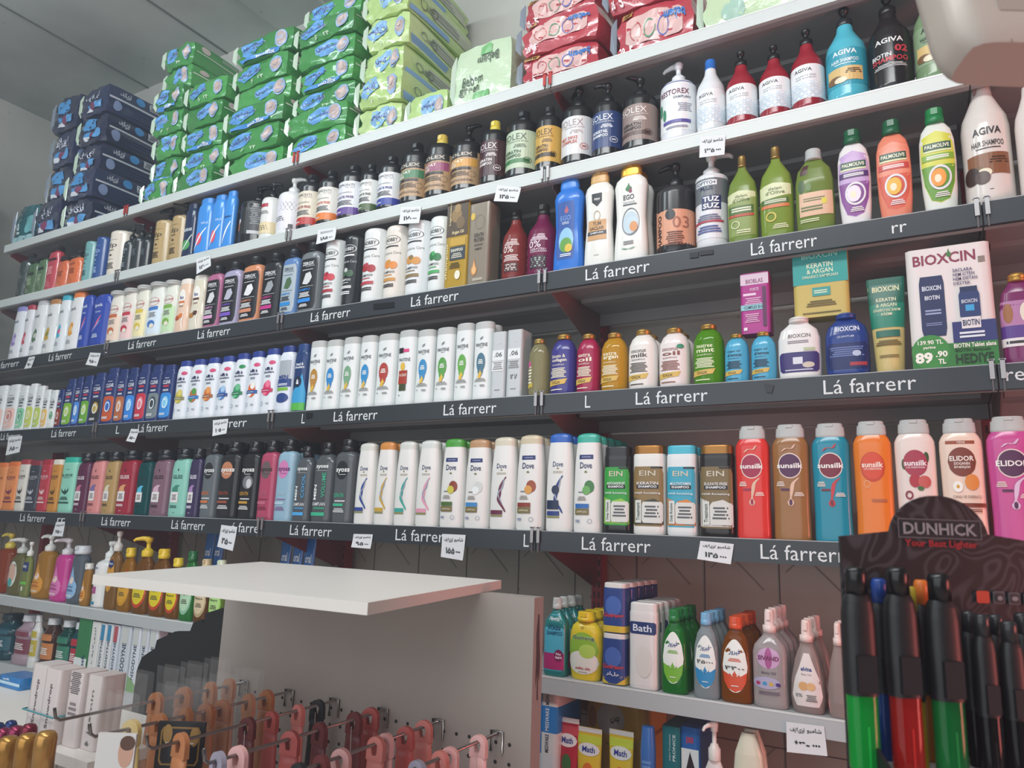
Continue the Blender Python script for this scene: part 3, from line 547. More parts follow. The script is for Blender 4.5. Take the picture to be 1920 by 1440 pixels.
# ------------------------------------------------------------------ row C
row('C', [
 (9,31,577,'fax','#dfe1e6','flat#8c8cc4',d_ipek('#9a84c0','#c4b4e0'),'white bottle with lilac cap'),
 (31,47,573,'fax','#dcdde1','flat#a83a4a',d_ipek('#c8485a','#e08a90'),'white bottle with red cap'),
 (47,70,565,'fax','#e0e2e3','flat#bfc0c4',d_ipek('#5a7a5c','#c4c9c0'),'white bottle with silver cap and leaf picture'),
 (71,94,563,'fax','#dfe0df','flat#b07a44',d_ipek('#c9a23a','#8a8a3a'),'white bottle with brown cap'),
 (95,114,555,'fax','#dfe3e6','flat#3aa9c0',d_ipek('#49b4d0','#d85a84'),'white bottle with turquoise cap'),
 (115,139,550,'fax','#e2e2e2','flat#e07a34',d_ipek('#e39a3a','#f0c27a'),'white bottle with orange cap'),
 (139,158,556,'hs','#2b46a4','',d_ipekb(),'narrow royal blue bottle, left of its twin'),
 (159,191,556,'hs','#2b46a4','',d_ipekb(),'royal blue bottle with pink swirl, right of its twin'),
 (192,216,547,'haci','#e2ddd2','domeclear',d_haci('#c2683e','#e9d0bc'),'cream bottle with almond picture'),
 (217,241,542,'haci','#e2dcd2','domeclear',d_haci('#c03a4c','#ecc9c6'),'cream bottle with red fruit picture'),
 (242,265,536,'haci','#e2dfd0','domeclear',d_haci('#dcc04a','#eee2b0'),'cream bottle with yellow label'),
 (266,294,531,'haci','#e4e4dc','domeclear',d_haci('#3f78c0','#d6e4ee'),'cream bottle with blue label'),
 (295,320,527,'haci','#e2e4d8','domeclear',d_haci('#7fb04a','#c3e0b4'),'cream bottle with green label'),
 (321,345,525,'fax','#e7c6ae','flat#e9e0d6',d_fax('#d8783c','#b5532a'),'peach bottle with orange fruit'),
 (346,373,518,'fax','#ded6c2','flat#e6e2d6',d_fax('#5a3a2c','#b07a3a'),'cream bottle with brown nuts'),
 (375,404,500,'syoss','#b0688a','cyl#1e2023',d_zerox('#d8d8d8',glow='#d8a0c8'),'pink bottle with black label'),
 (406,439,493,'syoss','#a7a2bf','cyl#1e2023',d_zerox('#b9b9c9',glow='#7a5ac0'),'lilac bottle with black label'),
 (442,479,483,'syoss','#d28c66','cyl#1e2023',d_zerox('#e8e8e8',glow='#d08a6a'),'copper bottle with black label'),
 (481,517,477,'syoss','#25272b','cyl#1a1c1f',d_zerox('#9aa0a4',glow='#c23a8a'),'black bottle with magenta label text'),
 (519,550,469,'syoss','#5f83b6','cyl#1e2430',d_zerox('#4a6a4a','#2c3440','#a9b6be','#2a8ad0'),'blue bottle with silver label'),
 (552,590,457,'syoss','#72787c','cyl#1c1e21',d_zerox('#d8d8d8',glow='#2f8ae0'),'grey bottle with blue stripe label'),
 (592,627,457,'hobby','#e0e3e2','',d_hobby('#c8404e','#a83040'),'white bottle with red rose picture'),
 (629,662,448,'hobby','#23282b','',d_hobby('#3a5a40','#c9c9c9',True),'black bottle with olive picture'),
 (664,705,437,'hobby','#e2e4e3','',d_hobby('#a8323a','#b84450'),'white bottle with pomegranate picture'),
 (707,746,431,'hobby','#e4ddd3','',d_hobby('#dd8a3e','#c99044'),'ivory bottle with orange picture'),
 (747,791,422,'hobby','#e2e5e6','',d_hobby('#d0924a','#8a7448'),'white bottle with almond picture'),
 (792,829,413,'hobby','#e2e6e4','',d_hobby('#2f7a44','#4aa860'),'white bottle with mint leaf picture'),
 (832,873,380,'box','#b09032','',[R(-.98,.58,.98,.99,'#4a3620'),('O',-.1,.82,.5,.08,'#8a6c3c'),('O',.3,.73,.4,.07,'#6e5430'),('O',.0,.9,.3,.05,'#9a7c4a'),T('Argan Oil',.1,.62,1.1,.05,'#e0cfa0',2),R(-.55,.47,.85,.56,'#c09a34'),R(-.55,.31,.85,.46,'#2c3a44'),T('SHAMPOO',.1,.42,1.1,.035,'#e6e2d0',2),X(.1,.36,1,.06,3,'#c8c4b0'),X(-.05,.25,1,.07,3,'#5a4818'),('O',.25,.14,.25,.05,'#e8e4d0'),T('shampoo',-.78,.3,.22,.4,'#e6dba8',1,90),T('Lightness',-.6,.84,.2,.26,'#d8c890',1,90)],'brown and gold carton with argan nuts',dict(name='shampoo_carton',cat='box',d=.055)),
 (875,913,389,'box','#8d8374','',[T('KERATIN',.05,.60,.95,.05,'#38322c',2),T('PROTEIN',.05,.54,.95,.05,'#38322c',2),X(.05,.48,.9,.03,2,'#5a5248'),T('SHAMPOO',.05,.43,.7,.03,'#38322c',1),('O',-.6,.84,.22,.045,'#cfae3c'),('Q',.1,.76,.45,.09,.05,'#6f685c'),('D',-.3,.18,.3,.14,'#c98a4a'),('D',-.3,.18,.2,.1,'#e3b47a'),X(.1,.06,1,.03,2,'#d8cfc0')],'taupe keratin carton with amber drop',dict(name='shampoo_carton',cat='box',d=.07)),
 (931,975,396,'agiva','#7d2e2c','disc#22201f',[T('CANNINE VIP',-.72,.33,.28,.56,'#e0c8c4',1,90),X(.1,.57,.8,.06,3,'#e6d6d2'),T('0%',-.05,.48,.55,.11,'#e6d6d2',1),X(.1,.34,.8,.1,4,'#e6d6d2'),R(-.25,.12,.45,.26,'#4a2a26'),X(.1,.19,.6,.11,4,'#d8c8c4')],'reddish brown clear bottle with 0% print',dict(name='shampoo_bottle')),
 (977,1030,386,'agiva','#6e1d46','disc#22201f',[T('CANNINE VIP',-.72,.33,.28,.56,'#d8b8cc',1,90),X(.1,.57,.8,.06,3,'#e6d6e0'),T('0%',-.05,.48,.55,.11,'#e6d6e0',1),T('KERATIN+',.1,.40,.7,.03,'#e6d6e0',1),T('COLLAGEN',.1,.365,.7,.03,'#e6d6e0',1),R(-.25,.1,.45,.3,'#3a1a30'),X(.1,.2,.6,.15,5,'#a8c8b4')],'plum clear bottle with 0% print'),
 (1032,1089,337,'ego','#2f76d0','crown#3a84dc',[('G',-.55,.13,.45,.83,.12,'#1d4f9e'),('D',0,.72,.12,.07,'#b05a6a'),T('EGO',-.05,.63,.6,.06,'#7aa0dc',1),T('KEPEGE',-.05,.57,.4,.03,'#dfe8f4',1),('O',0,.36,.42,.15,'#8cc0e0'),('O',0,.3,.34,.09,'#5c9a3c'),('O',.15,.26,.2,.05,'#d8b83c'),X(0,.18,.6,.04,2,'#e0e8f4')],'bright blue waisted bottle'),
 (1091,1146,326,'ego','#e6e6e0','crown#cfa567',[('Y',[(-.3,.86),(.28,.86),(.28,.76),(0,.7),(-.3,.76)],'#24262a'),T('ziyy',0,.79,.36,.035,'#e8e8e8',2),('Q',0,.59,.2,.06,.15,'#a08a5a'),R(-.55,.30,.55,.54,'#c99a66'),T('TUM',0,.495,.5,.045,'#4a2f1c',1),T('SACLAR',0,.44,.85,.04,'#4a2f1c',1),R(-.55,.36,.55,.405,'#2a2c30'),T('SAMPUAN',0,.383,.75,.022,'#eee',1),X(0,.12,.3,.01,1,'#999')],'white waisted bottle with black shield emblem'),
 (1147,1211,312,'ego','#e8e8e3','crown#d9a540',[('D',0,.83,.16,.07,'#3f7a4a'),('D',.08,.80,.09,.05,'#8a3a5c'),T('EGO',0,.73,.55,.06,'#33373c',2),T('YAGLI SACLAR',0,.67,.6,.022,'#555'),R(-.3,.635,.4,.65,'#4a5a5c'),('Q',.1,.44,.45,.16,.07,'#5c6a78'),('O',.1,.43,.38,.13,'#b9cdd8'),('O',.25,.38,.2,.06,'#cf8a4a'),X(0,.2,.5,.05,2,'#888'),('S',[(-.3,.14),(0,.12),(.3,.14)],.1,'#4a8a5a')],'white waisted bottle with golden cap and leaf emblem',dict(deep=1)),
 (1222,1294,308,'drum','#2f3033','pump#1e2022',[R(-1.6,.0,1.6,.60,'#d99a7c'),('Y',[(-1.2,.6),(-.5,.6),(-.9,.68),(-1.1,.66)],'#d99a7c'),T('SHAMPOO',-.42,.3,.2,.5,'#3a2620',3,90),T('PRO-HAIR',-.72,.22,.12,.34,'#3a2620',2,90),T('03',.35,.42,.55,.16,'#a2624c',0),('O',0,.53,.17,.07,'#26282b'),X(.15,.2,.6,.2,7,'#6a3f30')],'peach and black pump bottle with sideways lettering',dict(ndir=3.1)),
 (1298,1361,290,'hobby','#dcdde0','pump#dadada',[R(-1.4,.6,1.4,.93,'#6e7478'),R(-1.4,.12,1.4,.6,'#dfe0e4'),R(-.55,.83,.35,.9,'#e8eaec'),T('SOFTTO+',-.1,.865,.8,.045,'#22325a',2),T('PLUS',-.05,.79,.5,.05,'#22325a',2),R(-.25,.50,.5,.69,'#22305e'),T('TUZ',.12,.64,.62,.07,'#f0f2f6',3),T('SUZ',.12,.55,.62,.07,'#f0f2f6',3),X(0,.4,1,.08,3,'#666a88'),R(-.8,.33,.6,.355,'#b03a4a'),X(0,.24,1,.1,3,'#4a5a9a')],'white pump bottle with a grey top and navy square',dict(ndir=0.2)),
 (1363,1421,294,'dalan','#748a3a','cyl#a88a52',[R(-.75,.08,.72,.60,'#86984e'),('Y',[(-.75,.5),(.72,.56),(.72,.63),(-.1,.66),(-.75,.62)],'#cfd2a4'),T("dalan",0,.585,.6,.035,'#5a6a2c',1),T("d'Olive",0,.535,.85,.045,'#5a6a2c',1),R(-.65,.36,.6,.46,'#4c6a30'),R(-.65,.32,.6,.35,'#b8442c'),X(0,.41,1,.06,2,'#e4e6c8'),('Q',-.3,.22,.22,.05,.2,'#dfe3b4'),X(.1,.13,.7,.05,2,'#dfe3b4')],'olive green oil-shaped bottle with red stripe',dict(rough=.15)),
 (1424,1489,277,'dalan','#7a9038','cyl#a88a52',[('Y',[(-.75,.45),(.72,.5),(.72,.63),(-.1,.66),(-.75,.62)],'#d5d8ac'),T("dalan",0,.585,.6,.035,'#5a6a2c',1),T("d'Olive",0,.535,.85,.045,'#5a6a2c',1),R(-.65,.36,.6,.46,'#4c6a30'),R(-.65,.35,.6,.39,'#d0743c'),X(0,.43,1,.04,2,'#e4e6c8'),('Q',-.2,.24,.24,.06,.3,'#c9b84a'),X(.2,.12,.7,.06,3,'#dfe3b4')],'olive green oil-shaped bottle with orange stripe, the taller',dict(rough=.15)),
 (1492,1567,283,'squat','#7b8f45','cylclear',[R(-.6,.78,-.25,.92,'#4f3030'),('O',-.5,.62,.15,.09,'#3f5a2c'),('O',-.2,.6,.12,.06,'#5a7a3a'),R(-.6,.2,.75,.52,'#dcb394'),X(0,.42,.9,.06,2,'#6a6a3a'),X(-.1,.3,.9,.08,2,'#5a6a2c'),R(.3,.34,.5,.42,'#d8c83c'),X(-.2,.14,.8,.05,2,'#d8e0b0')],'short green bottle with clear cap and peach label',dict(rough=.15,trans=.2)),
 (1574,1638,247,'palm','#e8e2e2','disc#1f6040',d_palm('#c3a2cf','#8a4f96','#53306e','#ece0ee'),'white oval bottle with lilac label'),
 (1648,1716,229,'palm','#e8876c','disc#1f6040',d_palm('#ea8e74','#d8604a','#c84a44','#ebb63c'),'coral oval bottle with fruit ring'),
 (1731,1802,207,'palm','#e6e6de','disc#1f8048',d_palm('#d3d34c','#6a9c34','#86ae3a','#ef9a34'),'white oval bottle with yellow green label'),
 (1814,1912,168,'agiva','#e0d6cf','',d_agiva2('#3a3838','HAIR SHAMPOO',None,'#8a5a3c')+[('O',-.5,.23,.25,.07,'#3a2a26'),('O',-.2,.2,.2,.05,'#54403a')],'large pearl white bottle with brown label'),
 (1918,1990,165,'agiva','#e4d8d2','',None,'large white bottle cut by the right edge'),
])
# ------------------------------------------------------------------ row D
def cb(a, b, y, c1, c2, desc, white=False, **k):
    return (a, b, y, 'clear', '#e0e3e4' if white else '#23356c', 'flat#e4e6e6' if white else 'flat#22346c', d_clear(c1, c2, white), desc, k)
def hs(a, b, y, c1, c2, band, desc): return (a, b, y, 'hs', '#e4e8ee', 'flat#2a3f8e', d_hs(c1, c2, band), desc)
def pn(a, b, y, c1, cap, desc, **k): return (a, b, y, 'pant', '#e4e7e6', 'flatclear', d_pantene(c1)+[], desc, k)
row('D', [
 cb(-22,-1,724,'#e8c9c0','#c98a80','white wrapped bottle at the picture edge',True), cb(0,22,722,'#ecc6bc','#d88a7a','white wrapped bottle with salmon label',True),
 cb(24,40,724,'#8fcfa8','#5aa878','white bottle with mint label',True), cb(41,56,720,'#c9d46a','#e3e07a','white bottle with lime label',True),
 cb(57,71,724,'#bcd06a','#d8dc6a','white bottle with second lime label',True), cb(72,84,731,'#e8c070','#f0d8a0','white bottle with apricot label',True), cb(85,98,732,'#eef2ee','#4a9a5a','white bottle with cucumber ring',True),
 cb(99,110,730,'#8a3a2a','#b05a3a','navy bottle with brown label'), cb(111,129,711,'#7fb43c','#c4d878','navy bottle with light lime label'), cb(131,143,707,'#4a8ad8','#b8d4f0','navy bottle with pale blue label'),
 cb(144,161,705,'#6aa83a','#c4dc80','navy bottle with grass green label'), cb(162,184,700,'#2a2c30','#c8a85a','navy bottle showing a figure in a gold scarf'), cb(185,208,691,'#c85a34','#3a6ab8','navy bottle with orange and blue figure'),
 cb(209,227,693,'#b86a44','#e0a882','navy bottle with copper label'), cb(228,246,690,'#3a8ae0','#9ad0f8','navy bottle with bright blue label'), cb(247,268,684,'#c8384a','#f08a94','navy bottle with red label'),
 cb(269,292,685,'#7a868a','#3a4448','navy bottle with grey label'), cb(293,316,685,'#3a90dc','#8ad0f0','navy bottle with sky label next to white bottles'),
 hs(318,343,678,'#c9b84a','#e0d070','#8a8a5a','white bottle with yellow flower'), hs(344,370,675,'#c0703c','#5a9a4a','#2f78b8','white bottle with almonds'), hs(371,397,672,'#d8783a','#eaa05a','#a0643a','white bottle with orange leaf'),
 hs(398,425,669,'#5a86c8','#a8c8e8','#2a4a8a','white bottle with blue drops'), hs(426,453,664,'#3a9a6a','#70c090','#2a7a50','white bottle with green leaf'), hs(454,481,660,'#e06a34','#f4f0ea','#2a5a9a','white bottle with orange ring'),
 hs(482,510,655,'#d83a6a','#f07a9a','#c02a5a','white bottle with pink splash'),
 (511,540,650,'hs','#dfe4ee','flat#243a80',[R(-.5,.55,.6,.86,'#a9b0b8'),T('MEN',0,.58,.9,.07,'#27407e',3),R(-.8,.42,.7,.55,'#2a4584'),R(-.6,.36,.5,.41,'#7ab83a'),('O',0,.24,.6,.08,'#2a4584'),X(0,.46,.9,.04,2,'#e6ecf4')],'white and blue bottle for men'),
 (541,567,646,'hs','#1f3c6e','flat#22417a',[T('head &',.05,.77,.75,.045,'#f0f4f8',2),T('shoulders',.05,.72,.95,.04,'#f0f4f8',2),('Y',[(-.8,.02),(.8,.02),(.8,.3),(.4,.62),(0,.42),(-.8,.28)],'#3a9fd0'),R(-.8,.02,.8,.14,'#57b44a'),('O',0,.48,.4,.09,'#14243f'),T('&',0,.48,.3,.08,'#f0f4f8',3)],'navy bottle with ampersand and green base'),
 pn(568,598,641,'#b8863a','#d8b070','white bottle with gold drop emblem'), pn(599,629,639,'#2f86c8','#d8b070','white bottle with blue drop emblem, leftmost'), pn(631,662,634,'#7aa684','#d8b070','white bottle with grey green leaf emblem'),
 pn(664,695,631,'#2f8cc8','#d8b070','white bottle with blue drop emblem, middle'), pn(696,734,628,'#b0403a','#7aa87a','white bottle with red drop emblem'),
 (736,771,621,'pant','#e4e7e6','flatclear',[T('PANTENE',0,.66,.95,.05,'#3c4450',1),R(-.55,.76,-.1,.84,'#22242a'),R(-.1,.77,.35,.82,'#d84a80'),('O',-.1,.56,.2,.06,'#e0b84a'),R(-.4,.3,.3,.5,'#a63a28'),T('YAG TERAPISI',-.05,.43,.6,.04,'#f0e0d0',1),R(-.3,.2,.25,.3,'#3f4a26'),R(-.3,.13,-.2,.14,'#444')],'white bottle with oil therapy square emblem'),
 pn(772,806,620,'#3a8cc0','#d8b070','white bottle with blue drop emblem, rightmost'), pn(808,844,616,'#5a9e4a','#7aa87a','white bottle with green drop emblem, left of two'), pn(846,880,608,'#64a848','#7aa87a','white bottle with green drop emblem, right of two'),
 pn(881,917,605,'#4a7488','#d8b070','white bottle with slate drop emblem',deep=1),
 (919,945,627,'box','#c3c7c9','',[R(-.85,.56,.85,.72,'#e6e8e8'),T('.06',0,.65,1.1,.07,'#3a3c40',1),T('her',.1,.83,.5,.04,'#e8e8e8'),R(-.85,.40,.85,.54,'#e0e2e3'),X(0,.48,1.4,.12,4,'#888'),X(0,.12,.8,.015,1,'#777')],'silver carton numbered 06, left of its twin',dict(name='hair_dye_carton',cat='box',d=.06)),
 (948,976,623,'box','#c3c7c9','',[R(-.85,.56,.85,.72,'#e6e8e8'),T('.06',0,.65,1.1,.07,'#3a3c40',1),T('her',.1,.83,.5,.04,'#e8e8e8'),X(0,.48,1.4,.12,4,'#888'),T('\u06f1\u06f2 \u06f1\u06f8',.1,.3,1,.07,'#333',1),X(0,.12,.8,.015,1,'#777')],'silver carton numbered 06 with ink scribble',dict(name='hair_dye_carton',cat='box',d=.06)),
 (985,1022,635,'ogx','#b9b184','dome#b59a5a',[X(-.5,.4,.4,.35,6,'#efe9d0'),('O',-.55,.6,.2,.06,'#c4588a'),('Y',[(-.7,.14),(-.2,.17),(-.2,.24),(-.7,.22)],'#c8b04a')],'clear bottle with pale golden liquid',dict(trans=.6,rough=.05)),
 (1025,1073,627,'ogx','#403c86','dome#b8924c',d_ogx('biotin &','collagen'),'indigo blue bottle with gold cap'),
 (1075,1119,626,'ogx','#a01f4a','dome#b8924c',d_ogx('extra','oil'),'magenta bottle with gold cap'),
 (1121,1171,624,'ogx','#cf9a2c','dome#b8924c',d_ogx('extra','argan','#f6eccc'),'amber yellow see-through bottle with gold cap',dict(trans=.3,rough=.05)),
 (1173,1228,618,'ogx','#e8e2dc','dome#b8924c',d_ogx('coconut','milk','#4a4038'),'white bottle reading coconut milk',dict(deep=1)),
 (1231,1290,615,'ogx','#e9dedb','dome#b8924c',d_ogx('coconut','oil','#8a4a3a')+[('O',.4,.72,.17,.04,'#3a8a6a')],'pearl white bottle reading coconut oil',dict(deep=1)),
 (1296,1355,608,'ogx','#5a9a1e','dome#b8924c',d_ogx('teatree','mint','#eef0c8'),'bright green bottle with gold cap',dict(trans=.3,rough=.05)),
 (1357,1403,626,'ogx','#4fa9cc','dome#b8924c',d_ogx('argan oil','of morocco','#2a3a4c'),'small sky blue bottle, left of its twin'),
 (1407,1455,622,'ogx','#4fa9cc','dome#b8924c',d_ogx('argan oil','of morocco','#2a3a4c'),'small sky blue bottle, right of its twin'),
 (1458,1541,595,'squat','#e8e4e2','dome#e8e4e0',[T('BIOXCIN',.05,.74,.85,.07,'#5a3a42',1),X(0,.63,.8,.06,2,'#8a8088'),('G',-.72,.1,.75,.45,.08,'#3d3470'),('O',.35,.22,.22,.05,'#cfc4b4'),R(-.2,.24,.15,.36,'#dcdce6'),X(0,.14,1.1,.03,1,'#d8d8e8'),R(.2,.47,.6,.52,'#b8c4a0')],'squat white bottle with purple panel'),
 (1548,1633,588,'squat','#253f86','dome#2a4a94',[T('BIOXCIN',.05,.80,.95,.085,'#d8dcec',2),T('QUANTUM',-.02,.66,.6,.045,'#bcc6e0',1),('G',-.72,.1,.78,.55,.08,'#1a2a60'),X(0,.4,1.2,.18,5,'#6a7ab0'),R(.1,.15,.7,.21,'#a83a44'),('O',.35,.36,.15,.05,'#b8c4dc')],'squat royal blue bottle'),
 (1632,1706,522,'tubew','#cfb878','',[('Y',[(-1,.46),(1,.46),(1,.99),(-1,.99)],'#17705c'),R(-1,.46,1,.72,'#1f8068'),R(-1,.72,1,1,'#17604e'),T('BIOXCIN',0,.88,1.4,.06,'#e0d8a8',2),T('KERATIN',0,.76,1.0,.04,'#e6e2c0',1),T('& ARGAN',0,.70,1.0,.04,'#e6e2c0',1),T('ONARICI SAC BAKIM',0,.645,1.3,.03,'#e6e2c0',1),T('KREMI',0,.60,.5,.03,'#e6e2c0',1),R(-.55,.36,.55,.43,'#2a6a5a'),X(0,.3,1.2,.06,3,'#6a5a2c'),X(0,.16,.9,.03,2,'#6a5a2c')],'green and gold tube standing on its cap',dict(name='conditioner_tube',cat='tube',d=.05)),
 (1712,1876,472,'box','#e8dedb','',None,'large white and green promotional carton',dict(name='shampoo_gift_carton',cat='box',d=.07)),
 (1884,1965,512,'squat','#7a2860','dome#c99a4c',[R(-1,.2,1,.75,'#b47aa6'),('O',-.5,.6,.2,.12,'#a0643a'),R(-1.1,.3,1,.45,'#5a3a8a'),('O',.2,.6,.25,.12,'#e8dccb'),R(-.9,.2,.6,.3,'#e8e0e0'),X(-.1,.25,1.2,.06,1,'#333')],'purple jar-like bottle with gold cap'),
])
# ------------------------------------------------------------------ row E
def el(a, b, y, c, cap, tc, desc): return (a, b, y, 'boxy', c, cap, [X(0,.86,.4,.015,1,tc),T('ELSEVE',0,.74,1.05,.055,tc,1),X(0,.69,.8,.012,1,tc),('O',0,.45,.35,.075,tc),('O',0,.48,.3,.06,c),('D',.05,.4,.16,.08,tc),X(0,.28,.8,.07,3,tc),R(-.6,.18,.5,.21,tc)], desc)
def gl(a, b, y, c, c1, tc, desc, **k): return (a, b, y, 'gliss', c, 'disc#1d1e22', d_gliss(c1, tc), desc, k)
def sy(a, b, y, c, oval, desc, **k):
    tc = k.pop('tc', '#f0f0ee'); low = k.pop('low', '#d8783c'); dk = k.pop('dk', '#dedede'); pic = k.pop('pic', None)
    return (a, b, y, 'syoss', c, 'disc#1d1f22', d_syoss(oval, tc, low, dk, pic), desc, k)
row('E', [
 el(-24,-1,868,'#d98a50','flat#d8743a','#8a3a2a','pale orange bottle at the picture edge'), el(0,22,866,'#e08a4e','flat#e0743a','#7a3050','orange bottle'), el(23,40,862,'#dcd6cc','flat#a83a40','#3a2a2c','cream bottle with red cap'),
 el(41,63,864,'#3a3c46','flat#8a2c3c','#b9bcc6','charcoal bottle with dark red cap'), el(64,83,862,'#b83644','flat#a8283a','#e8c8c8','red bottle'), el(84,102,862,'#c98a3a','flat#e6ded0','#5a3a1c','amber bottle with white cap'), el(103,130,858,'#93d3bc','flat#2fb5a0','#1f4a44','mint bottle with teal cap'),
 gl(131,155,850,'#5c2444','#c2708a','#efe6ea','dark plum bottle with pearl drop'), gl(157,182,847,'#d88a88','#7a6aa0','#6a3a44','salmon pink bottle'), gl(184,208,847,'#b3925e','#e0d4b8','#4a3a24','bronze gold bottle'), gl(209,241,845,'#9c2438','#e0a070','#f0dede','crimson bottle'),
 gl(245,272,848,'#0f5f62','#5ac0e0','#1a3f44','see-through teal bottle',trans=.5,rough=.06), gl(273,306,844,'#80606e','#d8b0c4','#3a2630','mauve bottle'), gl(309,342,842,'#8cc9b8','#3f8a76','#2a5a50','pale mint bottle'), gl(343,366,841,'#3a2f54','#a884b8','#ece6f2','deep violet bottle'),
 sy(369,397,831,'#636a6e','#26292c','grey bottle with black oval',deep=1), sy(399,437,829,'#242427','#c2805e','black bottle with copper oval',low='#a0503a',deep=1), sy(440,474,828,'#1f2023',None,'black bottle with a woman in profile',pic='#7a7c80',low='#c8963a',deep=1),
 sy(476,507,826,'#b04866','#6a5a5c','rose pink bottle',tc='#3a2228',low='#c46a80',dk='#8a2c48',deep=1), sy(508,541,824,'#93b5c8','#d080b4','pale blue bottle with pink oval',tc='#5a2c60',low='#b8cfdc',dk='#8a6a9a',deep=2),
 (543,575,837,'syo2','#50555a','disc#17191c',d_men('COOL','#4fa8e0'),'slate grey bottle reading cool',dict()), (577,616,830,'syo2','#4f5357','disc#17191c',d_men('VOLUME','#3fb48a'),'slate grey bottle reading volume',dict()),
 sy(617,655,824,'#55595d','#22262a','slate grey bottle with black oval and green band',low='#3fb48a',deep=1),
]+[(a, b, y, 'dove', '#e4e2de', 'slant'+c, dec, ds, dict(deep=dp)) for a, b, y, c, dec, ds, dp in [
 (658,694,831,'#d4d4cc',d_dovew('#2f4690'),'white bottle with dark blue ribbon',0), (696,731,829,'#d08a44',d_dovew('#c9a23a'),'white bottle with golden ribbon and orange cap',1), (733,771,828,'#d4d6d0',d_dovew('#3aa396'),'white bottle with teal ribbon',1),
 (773,815,826,'#d6d8d4',d_dovew('#e09ab0'),'white bottle with pale pink ribbon',1), (819,863,823,'#4a9a3a',d_dovef('#8a3a24','#c9c04a','#4a6a34'),'white bottle with avocado and green cap',2), (865,911,824,'#b9906a',d_dovef('#cfd2d0','#e9ebea','#3f86c0'),'white bottle with coconut milk swirl',2),
 (913,961,820,'#d6cdb8',d_dovew('#6a2a44'),'white bottle with burgundy leaf shape',2), (962,1013,816,'#cfc0a4',d_dovef('#9a4a2c','#d89a4a','#8a3a2c'),'white bottle with argan nuts and beige cap',2),
 (1019,1069,813,'#2f62b8',d_dovew('#2a3f80')+[('O',-.1,.46,.22,.05,'#22304e'),('R',-.6,.24,.1,.34,'#22304e')],'white bottle with round black swirl and blue cap',2), (1071,1124,813,'#3fae9a',d_dovef('#3f7a44','#6aa85a','#2f6ab0'),'white bottle with aloe leaf and green cap',4)]]+[
 (1130,1180,838,'boxy','#1f2224','flat#1f2224',d_ein('#2f9a3c','#8fc43c','ANTI-DANDRUFF','Deep Cleanse'),'black bottle with green label'),
 (1185,1245,836,'boxy','#e4e2dd','flat#9a6a34',d_ein('#8a7044','#3a3c28','KERATIN','Treatment'),'white bottle with brown label and bronze cap'),
 (1249,1306,836,'boxy','#e2e4e4','flat#49b6cc',d_ein('#3aa3bc','#d8843a','MULTIVITAMIN','Daily Routine'),'white bottle with blue label and turquoise cap',dict(deep=3)),
 (1312,1377,835,'boxy','#201e1e','flat#9a6c36',d_ein('#7a6640','#d8d6d2','SULFATE FREE','Treatment'),'black bottle with brown label and bronze cap'),
 (1380,1446,800,'sun','#dc3a34','crownclear',d_sun('#a02448'),'bright red bottle with round badge'),
 (1450,1523,797,'sun','#9a6a3c','crownclear',d_sun('#54244e'),'bronze brown bottle with purple badge'),
 (1527,1602,795,'sun','#1f8aa2','crownclear',d_sun('#7a2038',drop='#c43a44'),'teal blue bottle with wine badge'),
 (1607,1683,791,'sun','#e87c28','crownclear',[('O',0,.70,.5,.14,'#c9401f'),('O',0,.71,.44,.125,'#d84a2c'),T('sunsilk',0,.72,.85,.05,'#fbe9dc',2),T('CO-CREATIONS',0,.68,.7,.018,'#fbe9dc',1),('Q',-.25,.54,.13,.035,.15,'#f0c090'),R(-.1,.375,.5,.4,'#b8643a')],'orange bottle with red badge'),
 (1687,1768,788,'sun','#ecd8d0','crownclear',[('O',.42,.78,.1,.05,'#3f5a30'),('O',-.42,.72,.1,.05,'#3f5a30'),('O',0,.73,.46,.12,'#a8324a'),T('sunsilk',0,.73,.85,.05,'#fbeff0',2),T('CO-CREATIONS',0,.69,.7,.016,'#fbe9ec',1),('O',-.05,.57,.22,.06,'#b02a3c'),('O',.3,.56,.24,.055,'#c85a54'),('O',.15,.50,.12,.02,'#3f6a30'),('Q',-.3,.44,.15,.04,.4,'#8a2440'),T('SOFT',.25,.42,.4,.03,'#c8a0a0'),R(-.1,.32,.6,.35,'#a8324a')],'pale pink bottle with pomegranate'),
 (1774,1860,786,'sun','#efd2c0','crownclear',[R(-.55,.9,.5,.93,'#9a4a2c'),T('YENI',0,.915,.3,.02,'#f0e0d0',1),('O',0,.74,.5,.13,'#7c3420'),T('ELIDOR',0,.77,.85,.045,'#f8ece4',2),T('DOGANIN',0,.725,.55,.025,'#f8ece4',1),T('ENERJISI',0,.69,.55,.025,'#f8ece4',1),('O',.3,.56,.25,.07,'#e08a3c'),('O',-.2,.52,.18,.05,'#f6f2ea'),('O',-.2,.52,.06,.016,'#d8a02c'),T('CANLI VE DIRENCLI',.1,.43,1,.025,'#6a4a2c'),R(-.2,.34,.75,.375,'#7c3420'),X(.3,.31,.6,.03,2,'#7c3420')],'peach bottle with honeycomb picture'),
 (1866,1962,782,'sun','#cc4f94','crownclear',d_sun('#54204c','ELIDOR','#e0c0dc'),'magenta bottle with purple badge'),
])
